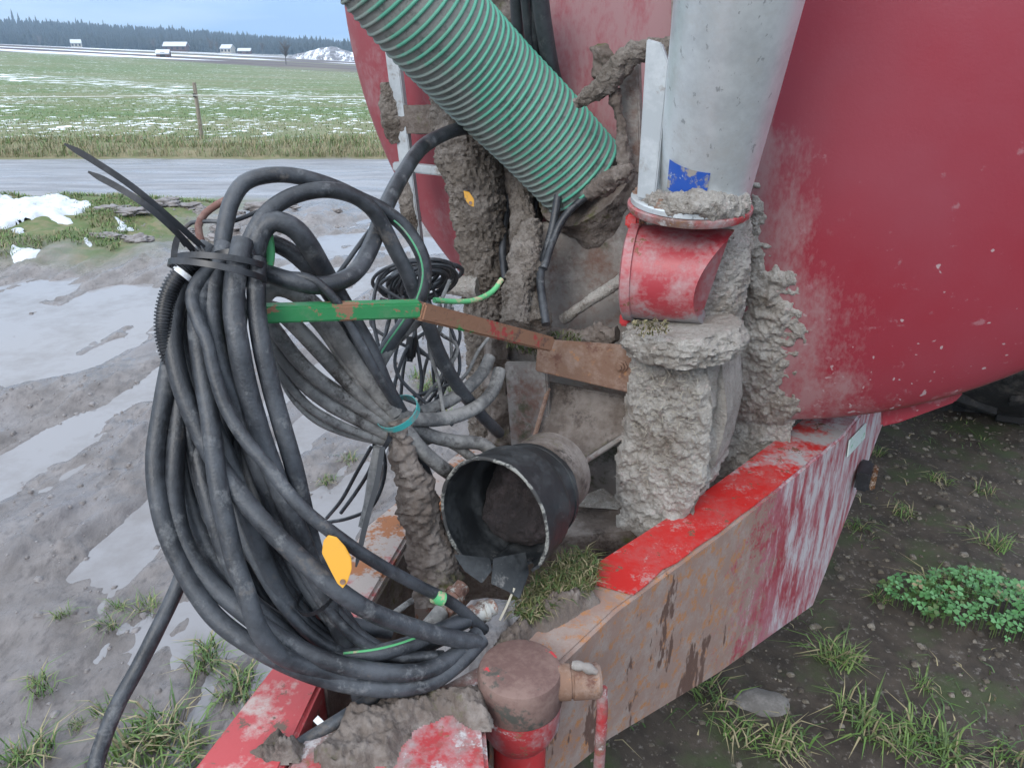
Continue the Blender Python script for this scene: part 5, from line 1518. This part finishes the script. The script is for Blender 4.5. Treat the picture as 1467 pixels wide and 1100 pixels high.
for px, py, s in [(285,772,0.9),(316,806,1.0),(396,866,1.1),(300,940,1.3),(292,955,1.1),(345,985,1.4),(338,1000,1.2),(212,872,1.0),(156,897,0.8),(168,870,0.6),(230,1050,1.6),(205,1060,1.5),(255,1062,1.6),(185,1085,1.6),(240,1095,1.7),(275,1075,1.4),(60,985,1.0),(48,1082,1.3),(20,1095,1.2),(150,1020,0.8),(110,1040,0.6),(90,880,0.6)]:
    tuft(px, py, s, 'small green grass tuft growing from the wet mud', 'grass tufts in the wet mud')
for px, py, s in [(1202,950,1.4),(1190,940,1.1),(1345,690,1.2),(1292,735,1.0),(1225,755,0.9),(1060,1050,1.3),(1130,1062,1.5),(1115,1075,1.3),(1235,1042,1.4),(1222,1020,1.1),(1330,1060,1.4),(1350,1075,1.3),(1290,1075,1.2),(1425,785,1.3),(1335,855,1.5),(1350,840,1.4),(1020,1000,1.3),(1440,1085,1.2),(1260,860,0.7),(1320,980,0.7),(1410,705,0.9),(1255,650,0.8)]:
    tuft(px, py, s, 'grass tuft on the dark soil right of the drawbar', 'grass tufts on the dark soil')
# clover patch
p0 = on_z(1400, 890, 0.03)
cl = empty('clover_plant', (p0[0], p0[1], float(gz(p0[0], p0[1])[0])))
V, F, SV, SF = [], [], [], []
for k in range(560):
    a = rg.uniform(0, 2*math.pi); q = math.sqrt(rg.random())
    bx_ = p0[0] + 0.04 + 0.30*q*math.cos(a); by_ = p0[1] + 0.02 + 0.15*q*math.sin(a) - 0.10*q*math.cos(a)
    if float(fbm(np.array([[bx_, by_, 0.0]]), 9.0, 3)[0]) < -0.16 + 0.35*(q - 0.6): continue
    g_ = float(gz(bx_, by_)[0])
    h = (0.035 + 0.055*(1 - q*q))*rg.uniform(0.7, 1.3)
    c = np.array([bx_, by_, g_ + h])
    n0 = len(SV); SV += [(bx_ - 0.001, by_, g_), (bx_ + 0.001, by_, g_), tuple(c + [0.0008, 0, 0]), tuple(c - [0.0008, 0, 0])]; SF.append((n0, n0+1, n0+2, n0+3))
    th0 = rg.uniform(0, 6.28); L = rg.uniform(0.007, 0.022)
    nz = np.array([rg.uniform(-.5, .5), rg.uniform(-.7, .3), 1.0]); nz /= np.linalg.norm(nz)
    x, y, _ = frame(nz)
    for t in range(3):
        b = th0 + t*2.094
        d = x*math.cos(b) + y*math.sin(b); s = np.cross(nz, d)
        n0 = len(V)
        V += [c, c + d*L*0.55 + s*L*0.42 + nz*L*0.10, c + d*L*0.95 + s*L*0.32 + nz*L*0.06, c + d*L*0.86, c + d*L*0.95 - s*L*0.32 + nz*L*0.06, c + d*L*0.55 - s*L*0.42 + nz*L*0.10]
        F += [(n0, n0+1, n0+2, n0+3), (n0, n0+3, n0+4, n0+5)]
mk('leaves', np.array(V), np.array(F), ['clover', 'grass_dark', 'grass_straw'], cl, smooth=False, mi=np.repeat(rg.choice(3, len(F)//6 + 1, p=[0.78, 0.16, 0.06]), 6)[:len(F)])['kind'] = 'stuff'
mk('stems', np.array(SV), np.array(SF), 'grass_dark', cl, smooth=False)['kind'] = 'stuff'
tag(cl, 'dense bright green clover patch on the dark soil beside the tanker', 'clover')
# stone
sp = on_z(1092, 1003, 0.04)
V, F, N = subd(*box((0, 0, 0), (0.075, 0, 0), (0, 0.05, 0), (0, 0, 0.025), 0), 9)
V = V/np.linalg.norm(V/np.array([0.075, 0.05, 0.028]), axis=1)[:, None]
V = V*(1 + 0.34*fbm(V, 16, 5))[:, None]
tag(mk('flat_stone', V + [sp[0], sp[1], float(gz(sp[0], sp[1])[0]) - 0.006], F, 'stone', angle=0), 'flat grey stone half sunk in the soil below the right beam', 'stone')
# crumbs, pebbles and dead leaves on the soil
mat('litter', (0.10, 0.085, 0.065), 0.9, [dict(c=(0.20, 0.18, 0.15), s=22, lo=0.5, hi=0.6), dict(c=(0.045, 0.037, 0.03), s=30, lo=0.5, hi=0.6)])
n = 5200
X = rg.uniform(0.05, 3.4, n); Y = rg.uniform(0.6, 4.2, n)
keep = X*0.93 - (Y - 1.5)*0.36 > -0.05
X, Y = X[keep], Y[keep]; n = len(X)
Z = gz(X, Y)
s = 0.003 + 0.010*rg.random(n)**3
cube = np.array([[-1,-1,-.6],[1,-1,-.6],[1,1,-.6],[-1,1,-.6],[-.7,-.7,.6],[.7,-.7,.6],[.7,.7,.6],[-.7,.7,.6]])
V = np.stack([X, Y, Z], 1)[:, None] + cube[None]*s[:, None, None]*rg.uniform(0.6, 1.4, (n, 8, 3))
F = np.array([[4,5,6,7],[0,1,5,4],[1,2,6,5],[2,3,7,6],[3,0,4,7]])
struct(mk('soil_crumbs', V.reshape(-1, 3), (np.arange(n)[:, None, None]*8 + F[None]).reshape(-1, 4), 'litter', smooth=False, origin=np.zeros(3)), 'stuff', 'crumbs and pebbles strewn on the dark soil')
n = 9000
X = rg.uniform(-6, -0.2, n); Y = 1.0 + 7.8*rg.random(n)
Pn = np.stack([X, Y, 0*X], 1)
keep = fbm(Pn, 0.9, 3) > 0.22
X, Y = X[keep], Y[keep]; n = len(X); Z = gz(X, Y)
s = 0.003 + 0.010*rg.random(n)**4
V = np.stack([X, Y, Z], 1)[:, None] + cube[None]*s[:, None, None]*rg.uniform(0.6, 1.4, (n, 8, 3))
mat('mud_crumb', (0.15, 0.135, 0.13), 0.5, [dict(c=(0.22, 0.205, 0.205), s=12, lo=0.45, hi=0.6)])
struct(mk('mud_crumbs', V.reshape(-1, 3), (np.arange(n)[:, None, None]*8 + F[None]).reshape(-1, 4), 'mud_crumb', smooth=False, origin=np.zeros(3)), 'stuff', 'wet crumbs of mud scattered over the yard')
# clods of turned earth between bank and puddles
for k in range(44):
    px, py = rg.uniform(150, 520), rg.uniform(292, 378)
    if py > 372 - (px - 150)*0.16: continue
    p = on_z(px, py, 0.06)
    r_ = rg.uniform(0.03, 0.10)
    V, F, N = subd(*box((0, 0, 0), (1, 0, 0), (0, 1, 0), (0, 0, 1), 0), 9)
    V = V/np.linalg.norm(V, axis=1)[:, None]
    sc = np.array([r_*rg.uniform(1, 2.0), r_, r_*rg.uniform(0.35, 0.6)])
    Pv = V + rg.uniform(0, 50, 3)
    V = V*(1 + 0.75*fbm(Pv, 2.6, 5))[:, None]*sc
    tag(mk('earth_clod', V + [p[0], p[1], float(gz(p[0], p[1])[0]) + 0.01], F, 'mud_crumb', angle=0), 'lump of turned wet earth between the road and the puddles', 'clod', 'clods of turned earth by the road')
# snow lying on the bank
def snow_patch(poly, lab, th=0.035):
    W_ = np.array([on_z(x, y, 0.14)[:2] for x, y in poly])
    xs = np.arange(W_[:, 0].min() - 0.15, W_[:, 0].max() + 0.15, 0.022); ys = np.arange(W_[:, 1].min() - 0.15, W_[:, 1].max() + 0.15, 0.022)
    A, B = np.meshgrid(xs, ys, indexing='ij')
    ins, d = inpoly(A, B, W_)
    Pn = np.stack([A, B, 0*A], -1)
    sdv_ = np.where(ins, d, -d) + (0.17 if th > 0.03 else 0.06)*fbm(Pn, 4.0, 4)
    Z = gz(A.ravel(), B.ravel()).reshape(A.shape)
    sdv_ = sdv_ - (0.20*sm(0.1, 0.5, fbm(Pn, 3.2, 4)) if th > 0.03 else 0)
    H = th*sm(-0.04, 0.16, sdv_)*(1 + 0.6*fbm(Pn, 8, 3)) - 0.045*sm(0.05, -0.03, sdv_) + 0.010
    idx = -np.ones(A.shape, int); u = sdv_ > -0.03; idx[u] = np.arange(u.sum())
    V = np.stack([A, B, Z + H], -1)[u]
    F = np.stack([idx[:-1, :-1], idx[1:, :-1], idx[1:, 1:], idx[:-1, 1:]], -1).reshape(-1, 4)
    F = F[F.min(1) >= 0]
    tag(mk('snow_patch', V, F, 'snow', angle=0), lab, 'snow', 'old snow on the roadside bank')
snow_patch([(-40,292),(40,288),(128,294),(122,312),(100,318),(85,330),(60,322),(30,334),(-40,338)], 'large patch of old snow on the grassy roadside bank')
for poly in ([(160,310),(186,314),(192,322),(165,326)], [(8,346),(58,348),(52,358),(12,361)], [(112,334),(132,337),(128,344),(114,342)], [(196,300),(214,303),(210,308),(196,306)]):
    snow_patch(poly, 'small scrap of old snow in the grass of the roadside bank', 0.02)
# moss and grass growing on the drawbar's mud and at the foot of the caked post
def tuft_on(poly, zf, n, h, mats, lab, parent):
    P_ = np.array(poly, float)
    pts = []
    while len(pts) < n:
        x, y = rg.uniform(P_[:, 0].min(), P_[:, 0].max()), rg.uniform(P_[:, 1].min(), P_[:, 1].max())
        if inpoly(np.array([x]), np.array([y]), P_)[0][0]: pts.append(zf(x, y))
    pts = np.array(pts)
    V, F = blades(pts, rg.uniform(h*0.5, h*1.3, n), 1.2, 0.0014, rg)
    mi = np.repeat(rg.choice(len(mats), n), 2)
    o = mk('moss', V, F, mats, parent, smooth=False, mi=mi)
    o['kind'] = 'stuff'
tuft_on([(735,880),(770,830),(830,790),(858,810),(850,845),(800,870),(760,895)], lambda x, y: on_z(x, y, ZB + 0.012), 1500, 0.022, ['moss', 'grass_dark', 'grass_straw', 'moss'], '', root)
tuft_on([(730,470),(830,478),(835,505),(770,512),(725,500)], lambda x, y: on_tank_plane(x, y, 0.41), 500, 0.010, ['moss', 'moss', 'grass_dark'], '', root)
tuft_on([(905,462),(955,460),(960,478),(915,486)], lambda x, y: on_tank_plane(x, y, 0.53), 160, 0.008, ['moss', 'grass_straw'], '', root)
for px, py, s in [(628,548,1.3),(610,560,1.2),(645,560,1.2),(470,690,0.9),(500,660,0.8),(640,600,1.0),(595,540,1.0)]:
    tuft(px, py, s, 'mossy grass tuft on the ground behind the dusty hoses', 'grass tufts behind the hoses')
# ------------------------------------------------------------------ haze over the far country
hm = bpy.data.materials.new('haze')
hm.use_nodes = True
hn_ = hm.node_tree.nodes
for q in list(hn_):
    if q.type == 'BSDF_PRINCIPLED': hn_.remove(q)
pv = hn_.new('ShaderNodeVolumePrincipled')
pv.inputs['Color'].default_value = (0.55, 0.76, 1.0, 1)
pv.inputs['Density'].default_value = 0.00045
pv.inputs['Anisotropy'].default_value = 0.0
hm.node_tree.links.new(pv.outputs[0], hn_['Material Output'].inputs['Volume'])
MATS['haze'] = hm
zmin = float(GV[:, 2].min()) - 1.0
struct(mk('haze', *box((0, 0, (zmin + 70)/2), (2700, 0, 0), (0, 2700, 0), (0, 0, (70 - zmin)/2), 0), 'haze', smooth=False, origin=np.zeros(3)), 'stuff', 'pale blue winter haze over the far fields and forest')
